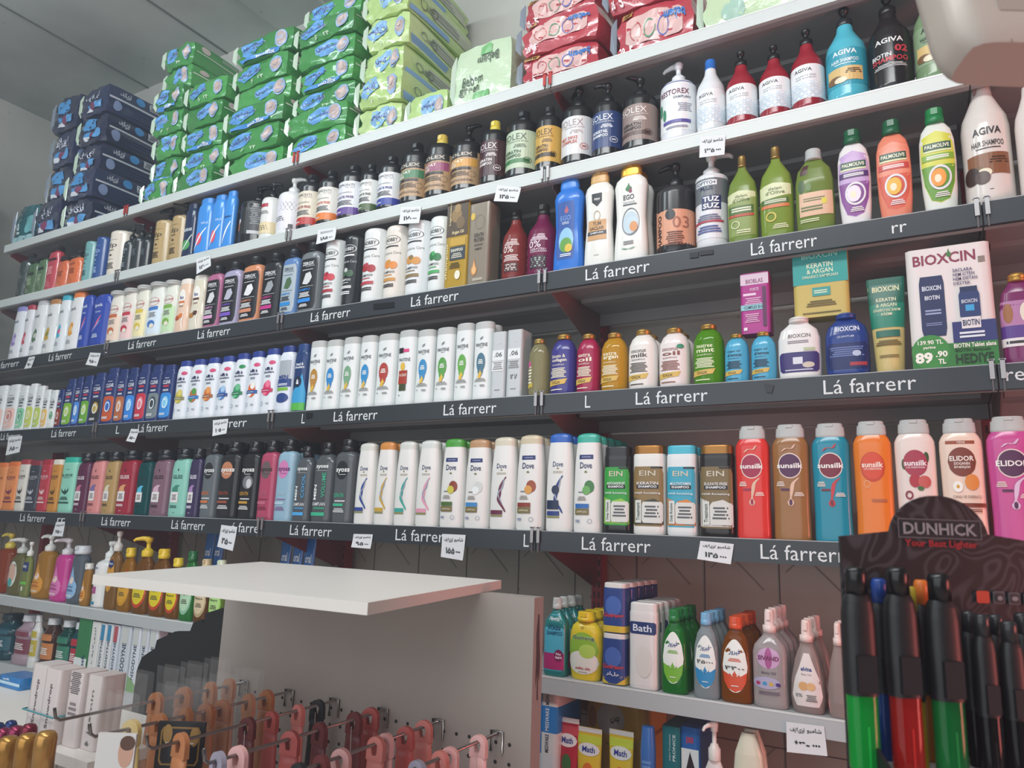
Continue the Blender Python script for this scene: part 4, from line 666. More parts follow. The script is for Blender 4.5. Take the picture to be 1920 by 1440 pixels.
# ------------------------------------------------------------------ row F left (seen beyond the display stand)
oc = dict(trans=.6, rough=.05)
row('F', [
 (-30,3,1000,'john','#b4532c','pump#d8c050',None,'amber pump bottle cut by the picture edge',oc),
 (5,31,1010,'squat','#8f8a58','pump#c9c9c4',[('O',-.1,.5,.5,.3,'#dfe4dc'),('O',-.1,.52,.4,.22,'#d8b09c'),('O',-.2,.3,.25,.1,'#4aa8a8')],'olive pump bottle with round baby photo',oc),
 (32,46,1016,'squat','#a9b46a','pump#e8e8e4',[R(-.7,.62,.6,.85,'#27386c'),T('baby',-.05,.74,.8,.1,'#e6e8f0',1),R(-.7,.3,.6,.37,'#6ac04a'),('O',0,.2,.2,.06,'#d8dcc8')],'green-tinted clear bottle with navy label',oc),
 (47,80,1003,'john','#a8772c','pump#dcdcd8',d_john('#a8772c','#d8963a','#b0502c'),'honey coloured pump bottle with drop label',dict(trans=.2,rough=.1)),
 (82,114,1010,'john','#c23a8c','pump#dcd8dc',d_john('#c23a8c','#d878b4','#8a2060'),'hot pink pump bottle with drop label'),
 (115,143,1023,'john','#7f8a96','disc#cfd4d8',d_john('#7f8a96','#8fb8dc','#2a4a80'),'clear bottle with pale blue drop label',oc),
 (144,159,1056,'john','#a8762e','disc#e0dcd4',d_john('#a8762e','#d8963a','#b0502c'),'small honey coloured bottle with white cap',dict(trans=.2,rough=.1)),
 (160,187,1015,'cyl','#e4e4e2','pump#e6e6e4',[T('baby',-.2,.8,.6,.05,'#2f4a8a',2),X(-.2,.6,.6,.14,5,'#4a6a9a'),R(-.7,.28,.1,.42,'#b04a8c'),T('0+',-.3,.35,.4,.08,'#f0e8f0',1),('O',-.3,.16,.2,.03,'#4a8a5a'),R(-.7,.06,.1,.12,'#2f8aa8')],'slim white pump bottle',dict(ndir=.3)),
 (188,210,996,'squat','#a87a3c','pump#d8d4ce',[('O',-.1,.6,.5,.3,'#d0963c'),('O',-.1,.78,.4,.07,'#22306a'),T('Margaret',-.1,.78,.6,.05,'#e6e8f0',1)],'amber bottle with navy name oval and pump',oc),
 (212,236,1027,'squat','#c08418','disc#e3c12c',d_marg('#c9901c','#d8a02c')+[('Y',[(.2,.6),(.5,.6),(.35,.8)],'#c8301c')],'amber bottle with yellow cap and red mark',oc),
 (238,268,1007,'squat','#9a6420','pump#e3c12c',d_marg('#c04020','#dcc820'),'amber bottle with yellow pump',oc),
 (270,300,1029,'squat','#9a6420','disc#e3c12c',d_marg('#c04020','#e0cc20'),'amber bottle with flat yellow cap',oc),
 (302,328,1046,'squat','#9a6420','disc#e8cc3c',d_marg('#c04020','#e0cc20'),'short amber bottle with yellow cap',oc),
 (329,354,1033,'squat','#3fa04a','disc#1f6a38',d_marg('#8fc0a0','#b8dcb8'),'green bottle with dark green cap',oc),
 (356,382,1048,'squat','#8a5a2c','disc#c9b48a',d_marg('#b8a47c','#dcc8a4'),'brown bottle with beige oval label',oc),
 (384,410,1050,'squat','#7fae4a','disc#d8e4c8',d_marg('#8cc43c','#b4dc8a'),'lime bottle with pale green oval label',oc),
], name='baby_care_bottle')
# files of bottles on the same shelf, right of the display stand
ex = dict(trans=.6, rough=.04)
def fl(k, **a): d = dict(a); d['deep'] = k; return d
row('F', [
 (1016,1058,1120,'vial','#1f7a78','discclear',[('G',-.75,.08,.68,.92,.1,'#4fb0c8'),T('Newtis',0,.86,.8,.06,'#e6eef0',1),T('Kids',.05,.73,.8,.08,'#22587a',3),T('SHAMPOO',.05,.64,1,.06,'#22587a',2),R(-.75,.1,.66,.34,'#b02c70'),('O',.35,.31,.27,.09,'#7a1c54'),T('No',.35,.335,.3,.04,'#f4e6ee',2),T('tears',.35,.285,.4,.04,'#f4e6ee',2)],'teal bottle with pink label foot, beside the stand',fl(3)),
 (1062,1124,1146,'palm','#dfc42c','disc#e2bf24',[('O',-.02,.52,.75,.3,'#8fb83a'),('O',-.02,.3,.8,.2,'#e8e4da'),('O',.2,.5,.4,.12,'#b4d25c'),T('Golrang',0,.72,1.1,.09,'#f4f2ea',4),T('Golrang',0,.72,1.08,.08,'#3a6a2c',2),T('milky aila',0,.2,.75,.055,'#b8343c',2),X(0,.14,.5,.015,1,'#999'),T('\u06f1\u06f8\u06f0',0,.9,.3,.04,'#333',1)],'yellow bottle with green swirl label',fl(3)),
 (1127,1172,1186,'boxy','#2d4480','flat#e2ddd8',[R(-1.2,.02,1.2,.98,'#2c4484'),R(-1.2,.02,1.2,.2,'#d8b83c'),('Y',[(-.8,.2),(.8,.2),(.2,.03),(-.2,.03)],'#2c4484'),('O',0,.6,.45,.22,'#4a68b0'),T('Golrang',0,.38,1.1,.12,'#c83a3a',3),T('\ufeae\ufedf\ufede'+'\ufeae',0,.24,.7,.09,'#e8e8f0',2)],'small dark blue box-shaped bottle, lower of two stacked',fl(4,d=.045)),
 (1178,1232,1129,'boxy','#e4dedb','flat#e4e0dc',[('G',-.7,.70,.7,.86,.1,'#27386c'),T('Bath',0,.78,.95,.09,'#e8ecf4',1),T('BABYSHAMPOO',-.82,.42,.2,.46,'#7a2a3c',2,90),('O',.1,.35,.4,.2,'#ddd6d0')],'white bottle with navy name plate',fl(4)),
 (1238,1287,1142,'oil','#2f9a3c','disc#1f7a3c',d_oil('#7ab83a',''),'green oil bottle with white oval label',fl(4,**ex)),
 (1299,1348,1148,'oil','#b9c4c8','disc#7fb4d8',d_oil('#2f8ac0','')+[T('\u06f4\u06f5\u06f0\u06f0\u06f0',0,.5,1,.05,'#333',2)],'clear oil bottle with blue cap and wavy blue label',fl(4,**ex)),
 (1350,1409,1155,'oil','#a8601c','disc#d8542c',d_oil('#d8502c','')+[T('\u06f4\u06f4\u06f0\u06f0',0,.47,1,.05,'#333',2)],'amber oil bottle with orange cap',fl(4,**ex)),
 (1411,1477,1142,'vial','#ddd3d2','spray#efd8d2',[('O',0,.66,.5,.14,'#c9a0c4'),('O',0,.66,.16,.14,'#a8508c'),T('SIVAND',0,.66,.9,.06,'#7a2458',3),T('Baby Oil',0,.46,.6,.045,'#5a4a5c',1),('O',-.1,.33,.6,.08,'#b0a8c4'),('O',-.45,.32,.1,.025,'#b03a6a'),('O',-.17,.32,.1,.025,'#3a90c0'),('O',.1,.32,.1,.025,'#d0a848'),('O',.38,.32,.1,.025,'#4a2c78'),X(0,.2,.9,.05,2,'#6a5a6c')],'square clear bottle with pink flower emblem and white sprayer',fl(3,**ex)),
 (1482,1548,1162,'elv','#c8b4ae','spray#efd4cc',[('Y',[(-.2,.84),(.25,.84),(.62,.5),(.72,.25),(.55,.1),(-.5,.1),(-.68,.25),(-.55,.5)],'#e4d8d4'),T('elvina',0,.62,.6,.06,'#2c3c7c',3),T('Baby Oil',0,.54,.5,.035,'#8a7a7a'),('O',-.15,.38,.22,.06,'#d8a468'),('O',.2,.38,.2,.055,'#e0b078'),T('0%',-.35,.25,.3,.05,'#6a6a74',1),X(.2,.22,.5,.1,4,'#777')],'tapered clear spray bottle with tan picture',fl(3,**ex)),
 (1553,1600,1168,'elv','#c8b4ae','spray#efd4cc',None,'tapered clear bottle half behind the lighter display',fl(2,**ex)),
], name='baby_care_bottle')
# upper one of the two stacked small bottles
zF = ZS['F']
xs = (x_on(1127, .01, zF)+x_on(1172, .01, zF))/2; wS = (x_on(1172, .01, zF)-x_on(1127, .01, zF))*.97
hS = z_on(1186, xs, .03)-zF+.001
els = [R(-1.2,.02,1.2,.98,'#2c4484'),R(-1.2,.02,1.2,.16,'#d8b83c'),('O',0,.6,.45,.22,'#4a68b0'),T('Golrang',0,.38,1.1,.12,'#c83a3a',3)]
for q in range(5):
    hh = z_on(1092, xs, .03)-zF-hS
    o = bottle('baby_care_bottle', (xs, .0305+q*.049, zF+hS), wS, hh, 'boxy', '#2d4480', 'flat#e2ddd8', els if q == 0 else None, d=.045) if q < 2 else copy_tree(o, (xs, .0305+q*.049, zF+hS))
    tag(o, 'small dark blue box-shaped bottle, upper of two stacked on grey shelf, '+['front one','second in its file','third in its file','fourth in its file','last in its file'][q], 'bottle', 'upper layer of stacked small blue bottles')

# ------------------------------------------------------------------ cartons resting on bottle caps in row D
def carton(name, px, pyb, pyt, y, wpx, d, col, els, label, rz=0, z0=None):
    z = z0 if z0 is not None else z_on(pyb, x_on(px, y, 1.8), y)
    x = x_on(px, y, z); xl = x_on(px-wpx/2, y, z); xr = x_on(px+wpx/2, y, z); H = z_on(pyt, x, y)-z
    o = bottle(name, (x, y+d/2, z), xr-xl, H, 'box', col, '', els, d=d, rz=rz, rough=.3)
    return tag(o, label, 'box')
carton('hair_serum_carton', 1417, 625, 511, .03, 54, .045, '#b03a8a', [R(-.98,.8,.98,.98,'#d8c0d0'),T('BIOBLAS',0,.86,1.2,.07,'#8a2c6a',1),T('FORTE',0,.72,.6,.05,'#e8c8dc',1),R(-.8,.62,.1,.66,'#e8c8dc'),X(-.1,.53,1.2,.12,4,'#e0a8cc'),R(-.98,.38,.7,.47,'#8fc0c8'),T('COMPLEX B10',-.1,.425,1.3,.05,'#2a3a54',1),X(-.2,.25,1,.15,5,'#e0a8cc'),R(-.8,.05,-.55,.1,'#e8e0e8'),R(.55,.1,.8,.75,'#5a2450')], 'pink carton resting on the two small sky blue bottles')
carton('shampoo_carton', 1541, 594, 470, .03, 104, .05, '#c9b264', [R(-1,.5,1,1,'#239a94'),T('BIOXCIN',0,.93,1.3,.08,'#9ad8cc',1),T('KERATIN',0,.78,.95,.075,'#e0e8c8',1),T('& ARGAN',0,.69,.95,.07,'#e0e8c8',1),T('ONARICI SAMPUAN',0,.61,1.3,.045,'#d8e0c0',1),R(-.3,.31,.35,.44,'#3a9a94'),X(0,.375,.5,.06,2,'#d8e0c0'),X(0,.2,1.1,.1,3,'#6a5a2a'),X(0,.06,1.5,.03,1,'#6a5a2a')], 'teal and yellow carton resting on the two squat bottles')
# front print of the big promotional carton
for o in [o for o in bpy.data.objects if o.name.startswith('shampoo_gift_carton')]:
    body = [c for c in o.children if c.name.startswith('carton')][0]
    dx, dy, dz = body.dimensions; 
    xs_ = [v.co for v in body.data.vertices]; W = max(c.x for c in xs_); D = max(c.y for c in xs_); Hh = max(c.z for c in xs_)
    P = lambda u, v, off: (u*W*.995, -D-off, v*Hh)
    mb = MB()
    decorate(mb, P, [T('BIOXCIN',-.08,.9,1.5,.09,'#8a2c48',2),('D',.05,.93,.06,.05,'#3f7a3a'),R(.72,.83,.88,.88,'#8a7a70'),
      ('G',-.72,.26,-.12,.76,.06,'#232c58'),T('BIOXCIN',-.42,.66,.46,.04,'#dfe3ee',2),T('BIOTIN',-.42,.58,.36,.035,'#dfe3ee',2),X(-.42,.46,.4,.05,2,'#9aa4c8'),X(-.42,.36,.4,.03,2,'#7a84b0'),
      T('SACLARA',.34,.785,.46,.027,'#3a3a6c',1),T('HEM ICTEN',.36,.748,.5,.027,'#3a3a6c',1),T('HEM DISTAN',.39,.711,.56,.027,'#3a3a6c',1),T('DESTEK',.31,.674,.4,.024,'#3a3a6c',1),
      R(.0,.18,1,.36,'#2c3270'),('G',.2,.38,.68,.6,.08,'#24386c'),R(.24,.6,.64,.64,'#1c2a54'),T('BIOXCIN',.44,.52,.36,.03,'#dfe3ee',1),R(.34,.44,.54,.49,'#3aa0d8'),R(.22,.3,.66,.39,'#e6dfe0'),T('BIOTIN',.44,.345,.38,.05,'#2a2c54',2),X(.44,.25,.6,.06,2,'#dfe3ee'),
      R(-1,.0,1,.19,'#2f7a34'),('O',-.55,.13,.46,.14,'#3a8a3c'),T('139.90 TL',-.55,.21,.6,.035,'#f2efe2',2),T('yerine',-.58,.165,.3,.03,'#f2efe2',2),T('89',-.72,.085,.42,.09,'#f4f2e6',4),T('.90',-.3,.11,.28,.05,'#f4f2e6',3),T('TL',-.3,.05,.18,.04,'#f4f2e6',3),
      T('BIOTIN Tablet alana',.48,.165,.96,.035,'#f2efe2',2),T('BIOTIN Sampuan',.42,.125,.8,.033,'#1c3a20',2),T('HEDIYE',.45,.06,.86,.075,'#163018',2)])
    mb.obj('printed_front', o)
    o['label'] = 'large white carton with green price foot and the digits 89.90'

# ------------------------------------------------------------------ shelves, front strips, brackets, uprights
M_white = mat('#c9cfcd', .35, bump=.05, bscale=12, var=.04)
M_grey = mat('#b4b8ba', .35, bump=.05, bscale=12, var=.05)
M_dark = mat('#3b4146', .4, var=.06)
M_under = mat('#a3a4a5', .45, var=.05)
M_red = mat('#8e2b33', .4, var=.08)
M_chrome = mat('#a9a6a6', .35, metal=.7)
M_strip = mat('#2f353a', .3, var=.05)
LIP = dict(A=.036, B=.036, C=.05, D=.05, E=.05, F=.04, G=.045, H=.045)
FT = {'C': [(-12,36,1),(92,135,1),(197,203,'L'),(241,293,1),(371,432,1),(583,657,1),(771,860,1),(1098,1218,1),(1408,1532,1),(1672,1700,'rr')],
      'D': [(2,38,1),(97,143,1),(218,224,'L'),(259,315,1),(408,463,'farrerr'),(566,572,'L'),(626,708,1),(832,931,1),(1097,1107,'L'),(1192,1327,1),(1544,1718,1),(1886,1960,'rerr')],
      'E': [(38,85,1),(108,122,'rr'),(191,245,1),(322,384,1),(434,485,'\u00e1 farre'),(544,622,1),(742,843,'L\u00e1 farrerr'),(982,992,'L'),(1091,1220,1),(1426,1586,1)]}
bay_names = ['far left bay', 'second bay', 'third bay', 'fourth bay', 'right bay']
for r in 'ABCDEF':
    z = ZS[r]; h = LIP[r]
    for k in range(5):
        x0, x1 = JX[k]+.0015, JX[k+1]-.0015
        if k == 0: x0 = -1.45 if r in 'CDEF' else -1.0
        root = empty('metal_shelf', (x0, 0, z))
        top = {'A': M_white, 'B': M_white, 'F': M_grey}.get(r, M_dark)
        w = x1-x0; mb = MB()
        mb.box((0, .002, -.02), (w, DEPTH, 0), M_under if r != 'F' else M_grey); mb.box((0, .002, -h), (w, .012, -.02), top)
        mb.box((0, DEPTH-.012, -.055), (w, DEPTH, -.02), M_under); mb.box((0, .012, -h), (w, .03, -h+.003), M_under)
        mb.box((w*.02, .2, -.032), (w*.98, .24, -.02), M_under)
        mb.obj('shelf_panel', root)
        mb = MB(); mb.box((0, 0, -h), (w, .0019, .0006), top if r in 'ABF' else M_strip)
        if r in 'ABF': mb.box((0, -.0006, -.0035), (w, 0, .0006), mat('#d8dcda', .3))
        else: mb.box((0, -.0004, -.001), (w, 0, .0006), mat('#aeb2b4', .3))
        st = mb.obj('front_strip', root)
        mb = MB(); n = 0
        for a, b, s in FT.get(r, []):
            zc = z-h*.52; xa = x_on(a, -.001, zc); xb = x_on(b, -.001, zc)
            if not (x0 <= (xa+xb)/2 < x1): continue
            s = 'L\u00e1 farrerr' if s == 1 else s
            hh = .031 if ('f' in s or 'L' in s) else .018
            mb = MB(); decorate(mb, lambda u, v, off: (u-x0, -.0008-off, v-z), [T(s, (xa+xb)/2, zc+(.0 if s != 'rr' else -.004), xb-xa, hh, '#dfe3e4', 0)]); mb.obj('lettering', st)
        bm_ = MB()      # bracket under the left end
        mm = M_red if r in 'A' else (mat('#6e383a', .4) if r == 'E' else mat('#8a6a68', .4))
        for xx in [0.004]:
            bm_.prism([(xx, .03, -.021), (xx, DEPTH-.014, -.021), (xx, DEPTH-.014, -.15), (xx, DEPTH-.05, -.15), (xx, .03, -.045)], (.003, 0, 0), mm)
        bm_.obj('bracket', root)
        tag(root, '%s shelf board, %s' % ({'A':'topmost white metal','B':'lower white metal','C':'uppermost black-fronted','D':'middle black-fronted','E':'lowest black-fronted','F':'light grey metal'}[r], bay_names[k]), 'shelf', 'shelf boards of the wall shelving')
# end hooks (pairs of metal tabs) at the joints
for r in 'ABCDE':
    for k in range(1, 5):
        z = ZS[r]; root = MB()
        for s in (-1, 1):
            x = JX[k]+s*.009; c = M_chrome if r != 'A' else mat('#b52a24', .4)
            root.box((x-.004, -.007, z-.03), (x+.004, -.0045, z+.008), c); root.box((x-.006, -.007, z+.006), (x+.006, -.0008, z+.009), c)
            root.box((x-.0015, -.0045, z-LIP[r]-.004), (x+.0015, -.0008, z-.0), mat('#5a5658', .4))
        o = root.obj('shelf_end_clip'); tag(o, '%s metal clip pair joining %s and %s on the %s' % ('red' if r == 'A' else 'bright', bay_names[k-1], bay_names[k], SHELF[r].replace(' shelf', ' row')), 'clip', 'shelf end clips')
for k in range(6):
    x = JX[k]; mb = MB()
    mb.box((x-.016, DEPTH+.001, .0), (x+.016, DEPTH+.04, 2.84), M_red)
    for i in range(90):
        zz = .1+i*.03
        if k: mb.box((x-.009, DEPTH-.0002, zz), (x-.005, DEPTH+.002, zz+.018), mat('#2a1416', .6)); mb.box((x+.005, DEPTH-.0002, zz), (x+.009, DEPTH+.002, zz+.018), mat('#2a1416', .6))
    tag(mb.obj('shelf_upright'), 'dark red slotted metal upright %s' % ['at the left end of the shelving','left of the second bay','between second and third bay','between third and fourth bay','between fourth and right bay','at the right end of the shelving'][k], 'upright', 'uprights of the wall shelving')
# the low shelf at the far left with toothpaste and mouthwash
root = empty('metal_shelf', (-1.45, 0, ZS['G'])); mb = MB()
mb.box((0, .002, -.02), (2.44, DEPTH, 0), M_grey); mb.box((0, 0, -.045), (2.44, .012, .0006), M_grey); mb.obj('shelf_panel', root)
tag(root, 'light grey metal shelf board carrying mouthwash and toothpaste', 'shelf', 'shelf boards of the wall shelving')
root = empty('metal_shelf', (2.0, 0, ZS['H'])); mb = MB()
mb.box((0, .002, -.02), (2.0, DEPTH, 0), M_grey); mb.box((0, 0, -.045), (2.0, .012, .0006), M_grey); mb.obj('shelf_panel', root)
tag(root, 'light grey metal shelf board carrying tubes and tooth brush cartons', 'shelf', 'shelf boards of the wall shelving')

# ------------------------------------------------------------------ the room
def wallmat(name, col, sc, bump, tile=False, var=.12):
    m = bpy.data.materials.new(name); m.use_nodes = True; nt = m.node_tree; p = nt.nodes['Principled BSDF']; p.inputs['Roughness'].default_value = .7 if not tile else .3
    tc = nt.nodes.new('ShaderNodeTexCoord'); n = nt.nodes.new('ShaderNodeTexNoise'); n.inputs['Scale'].default_value = sc; n.inputs['Detail'].default_value = 8
    nt.links.new(tc.outputs['Object'], n.inputs['Vector'])
    r = nt.nodes.new('ShaderNodeValToRGB'); c = rgb(col)[:3]; cr = r.color_ramp
    cr.elements[0].position = .3; cr.elements[0].color = tuple(x*(1-var) for x in c)+(1,); cr.elements[1].position = .7; cr.elements[1].color = tuple(min(1, x*(1+var)) for x in c)+(1,)
    nt.links.new(n.outputs['Fac'], r.inputs['Fac']); last = r.outputs['Color']
    v = nt.nodes.new('ShaderNodeTexVoronoi'); v.inputs['Scale'].default_value = sc*6; nt.links.new(tc.outputs['Object'], v.inputs['Vector'])
    r2 = nt.nodes.new('ShaderNodeValToRGB'); r2.color_ramp.elements[0].position = .03; r2.color_ramp.elements[0].color = (.35, .33, .3, 1); r2.color_ramp.elements[1].position = .08; r2.color_ramp.elements[1].color = (1, 1, 1, 1)
    nt.links.new(v.outputs['Distance'], r2.inputs['Fac'])
    mx = nt.nodes.new('ShaderNodeMix'); mx.data_type = 'RGBA'; mx.blend_type = 'MULTIPLY'; mx.inputs['Factor'].default_value = .6
    nt.links.new(last, mx.inputs['A']); nt.links.new(r2.outputs['Color'], mx.inputs['B']); nt.links.new(mx.outputs['Result'], p.inputs['Base Color'])
    b = nt.nodes.new('ShaderNodeBump'); b.inputs['Strength'].default_value = bump; b.inputs['Distance'].default_value = .01
    nt.links.new(n.outputs['Fac'], b.inputs['Height']); nt.links.new(b.outputs['Normal'], p.inputs['Normal'])
    return m
M_wall = wallmat('painted_wall', '#b4b4ae', 3, .25); M_ceil = wallmat('concrete_ceiling', '#b2b8b3', 1.5, .6, var=.24)
M_tile = wallmat('wall_tile', '#b0a699', 2, .05, True, .1); M_grout = mat('#6a625d', .8); M_vein = mat('#8f877e', .5); M_floor = wallmat('floor_tile', '#cfcbc4', 1, .05, True)
YW = .45; CZ = 3.80
def struct(name, a, b, m, extra=None):
    mb = MB(); mb.box(a, b, m)
    if extra: extra(mb)
    return tag(mb.obj(name), kind='structure')
def seams(mb):
    for x in (-.75, -.1, 1.1, 2.3, 3.5): mb.box((x, -4.2, CZ-.004), (x+.012, YW, CZ+.01), mat('#6c726e', .9))
    mb.box((.3, -4.2, CZ-.02), (.62, YW, CZ+.01), M_ceil)
struct('ceiling', (-1.7, -4.3, CZ), (5.4, .6, CZ+.1), M_ceil, seams)
struct('floor', (-1.7, -4.3, -.1), (5.4, .6, 0), M_floor)
struct('wall_left', (-1.72, -4.3, 0), (-1.62, .6, CZ), M_wall)
struct('wall_right', (5.3, -4.3, 0), (5.4, .6, CZ), M_wall)
def tiles(mb):
    mb.box((-1.62, YW-.008, 0), (5.3, YW, 1.56), M_tile)
    i = 0; x = -1.5
    while x < 5.2:
        mb.box((x, YW-.0095, 0), (x+.003, YW-.0078, 1.56), M_grout)
        for zz in (0.2, .8, 1.4):
            mb.prism([(x+.02, YW-.0085, zz), (x+.18, YW-.0085, zz+.16), (x+.178, YW-.0085, zz+.162), (x+.018, YW-.0085, zz+.002)], (0, -.0006, 0), M_vein)
            mb.prism([(x+.16, YW-.0085, zz-.05), (x+.06, YW-.0085, zz+.05), (x+.063, YW-.0085, zz+.053), (x+.163, YW-.0085, zz-.047)], (0, -.0006, 0), M_vein)
        x += .2
    for zz in (.36, .96): mb.box((-1.6, YW-.0095, zz), (5.3, YW-.0078, zz+.003), M_grout)
struct('wall_back', (-1.62, YW, 0), (5.3, YW+.1, CZ), M_wall, tiles)
# ------------------------------------------------------------------ soft packs on the top shelf
def pack(name, x0, y0, z0, w, d, h, col, front, side=None, top=None, label='', cat='pack', group=None, seed=0, rz=0.0, bump=.5, soft=.14):
    root = empty(name, (x0+w/2, y0+d/2, z0), rz)
    def f(px, py, pz, off=0.0):
        s = soft
        X = px*(1-s*(py**4*.5+pz**4*.55)); Y = py*(1-s*.6*(px**4*.5+pz**4*.5)); Z = pz*(1-s*.35*(px**6+py**6)*.5)
        n = .035*math.sin(4.1*px+seed*1.7+2*pz)*math.sin(3.3*pz+seed)+.02*math.sin(9*px-7*pz+seed*3)
        k = 1+n*(1 if abs(pz) < .99 else .0)
        return ((w/2)*X*k+(off if px >= .999 else 0), (d/2)*Y*(1+n)-(off if py <= -.999 else 0), h/2+(h/2)*Z+(off if pz >= .999 else 0))
    mb = MB(); N = 9
    for ax in range(3):
        for sg in (-1, 1):
            vs = []; fs = []
            for i in range(N+1):
                for j in range(N+1):
                    a, b = -1+2*i/N, -1+2*j/N; p = [0, 0, 0]; p[ax] = sg; p[(ax+1) % 3] = a; p[(ax+2) % 3] = b
                    vs.append(f(*p))
            for i in range(N):
                for j in range(N):
                    k = i*(N+1)+j; q = (k, k+N+1, k+N+2, k+1); fs.append(q if sg > 0 else tuple(reversed(q)))
            mb.add(vs, fs, mat(col, .22, 0, 0, .7, bump, 28, var=.1, vscale=6), True)
    mb.obj('pack_body', root)
    mb = MB()
    if front: decorate(mb, lambda u, v, off: f(u, -1, 2*v-1, off+.0015), front, .25, step=.0006)
    if side: decorate(mb, lambda u, v, off: f(1, u, 2*v-1, off+.0015), side, .25, step=.0006)
    if mb.v: mb.obj('printed_pattern', root)
    # sealed plastic film ear at the left front edge
    mb = MB(); pts = [(-w/2+.004, -d/2+.004, h*.1), (-w/2-.012, -d/2+.0, h*.3), (-w/2-.008, -d/2-.002, h*.75), (-w/2+.004, -d/2+.004, h*.92)]
    mb.prism(pts, (.002, .002, 0), mat('#b9cbb8' if 'green' in label or 'lime' in label else '#7d8794', .2, coat=.5)); mb.obj('film_seal', root)
    return tag(root, label, cat, group)
zA = ZS['A']+.0006
def fr_molfix(v, bcol, seed):
    rot = 180 if v == 1 else 0
    uc = -.45 if v != 2 else .1
    e = [('Y',[(uc-.42,.42),(uc-.38,.78),(uc,.9),(uc+.4,.84),(uc+.42,.5),(uc+.1,.28),(uc-.2,.22)],bcol), T(AR_MOLFIX,uc+.05,.58,.86,.26,'#e3ebf2',3,rot), T(AR_MOLFIX,uc+.05,.58,.84,.24,'#2c4a8a',2,rot),
         ('O',.62,.5,.22,.34,'#8fb0d8'), ('O',.62,.5,.18,.28,'#b8a8a6'), ('O',.6,.56,.1,.14,'#c9b4ac')]
    if v == 0: e += [T('\u06f6',-.3,.14,.12,.16,'#dfe9d6',1), T('\u06f2\u06f4',.1,.13,.2,.12,'#dfe9d6',1)]
    if v == 1: e += [R(-.9,.02,.6,.16,'#4f93d6'), T('molfix',.1,.09,.7,.13,'#e8eef6',3)]
    return e
sd_green = [R(-.95,.55,.95,.6,'#c5d2c0'), ('O',-.7,.78,.13,.13,'#c8b8b4'), X(.0,.8,.5,.14,2,'#a8b8a8'), R(.25,.66,.45,.92,'#a8b0b0'), X(.3,.28,1,.2,2,'#7aa87a')]
sd_lime = [R(-.95,.05,.2,.25,'#7fa8d0'), R(-.3,.35,.9,.75,'#b4bda8'), X(0,.55,1,.3,3,'#8a9488'), ('Q',-.6,.5,.1,.14,.2,'#6a746a'), ('Q',-.3,.5,.1,.14,.2,'#6a746a')]
sd_navy = [R(-.95,.5,.95,.56,'#b9bec8'), T(AR_EASY,-.55,.78,.3,.25,'#d6dae4',1), ('O',-.12,.8,.14,.15,'#3f86c0'), R(.15,.66,.5,.92,'#b9bec4'), X(.32,.79,.3,.2,4,'#2a2e3a'), ('O',-.75,.28,.12,.18,'#7a8cb0'), X(.1,.25,.9,.3,3,'#2a3558')]
def fr_navy(v): return [T(AR_EASY,-.1,.66,1.1,.3,'#cfd5e2',2) if v != 1 else ('G',-.6,.5,.3,.88,.1,'#4a90c8'), R(-.5,.12,.0,.4,'#4a90c8'), R(-.5,.12,.0,.24,'#d8dce4'), ('O',.05,.28,.2,.12,'#7a3a5c'), ('G',.2,.15,.7,.42,.2,'#5a9ad0')]
def column(xl, xr, n, ytop, col, fronts, side, desc, group, depth=.34, seed=0, zmax=3.78, y0=.02, names=None):
    x0, x1 = x_on(xl, .03, zA), x_on(xr, .03, zA); xc = (x0+x1)/2
    H = z_on(ytop, xc, .06)-zA; hs = H/n; z = zA
    for k in range(n):
        w = (x1-x0)*(.97-.03*((k*5+seed) % 3)); jx = ((k*7+seed) % 3-1)*.006
        if z+hs > 3.79: break
        fn = fronts[(k+seed) % len(fronts)]
        pos = ['bottom pack', 'second pack up', 'third pack up', 'fourth pack up', 'fifth pack up', 'sixth pack up', 'seventh pack up'][k]
        if n == 1: lab = desc
        else: lab = '%s, %s in its stack' % (desc, pos if k < n-1 else 'topmost pack')
        pack('diaper_pack', x0+(x1-x0-w)/2+jx, y0+((k*3+seed) % 4)*.009, z, w, depth, hs*.995, col[(k+seed) % len(col)], fn, side, None, lab, 'diapers', group, seed+k*1.3, rz=.035*math.sin(k*2.3+seed))
        z += hs
G1 = ['#43904a', '#3a8442', '#4b9a50']; NV = ['#1e2745', '#1b2340', '#242e50']
fm = [fr_molfix(0, '#5f9bd6', 0), fr_molfix(1, '#5f9bd6', 0), fr_molfix(2, '#6aa2da', 0)]
column(62,110,4,186,NV,[fr_navy(0),fr_navy(1)],sd_navy,'dark navy diapers, left navy stack','navy diaper packs',.34,0)
column(112,166,5,170,NV,[fr_navy(1),fr_navy(0)],sd_navy,'dark navy diapers, right navy stack beside green ones','navy diaper packs',.36,1)
column(12,58,1,388,['#1e5f66'],[T('jojo',-.4,.5,.6,.5,'#c8dcdc',2,90)] and [[T('Joly',-.45,.55,.3,.6,'#c9dcdc',2,90),R(-.95,.1,.95,.24,'#9fc4c8'),('G',.1,.3,.8,.7,.1,'#6fb0b4')]],None,'teal diaper pack at the left end of the top shelf',None,.3,2)
column(266,322,7,88,G1,fm,sd_green,'green diapers, leftmost green stack','green diaper packs',.38,0)
column(326,404,5,160,G1,fm[1:]+fm[:1],sd_green,'green diapers, second green stack','green diaper packs',.3,4)
column(412,526,6,72,G1,fm,sd_green,'green diapers, third green stack','green diaper packs',.3,2)
column(534,654,7,0,G1,fm[2:]+fm[:2],sd_green,'green diapers, fourth green stack beside lime ones','green diaper packs',.3,5)
LM = ['#b3cf86', '#bcd592', '#aecb80']; fl_ = [fr_molfix(0,'#84b4e0',0), fr_molfix(2,'#8ab8e0',0)]
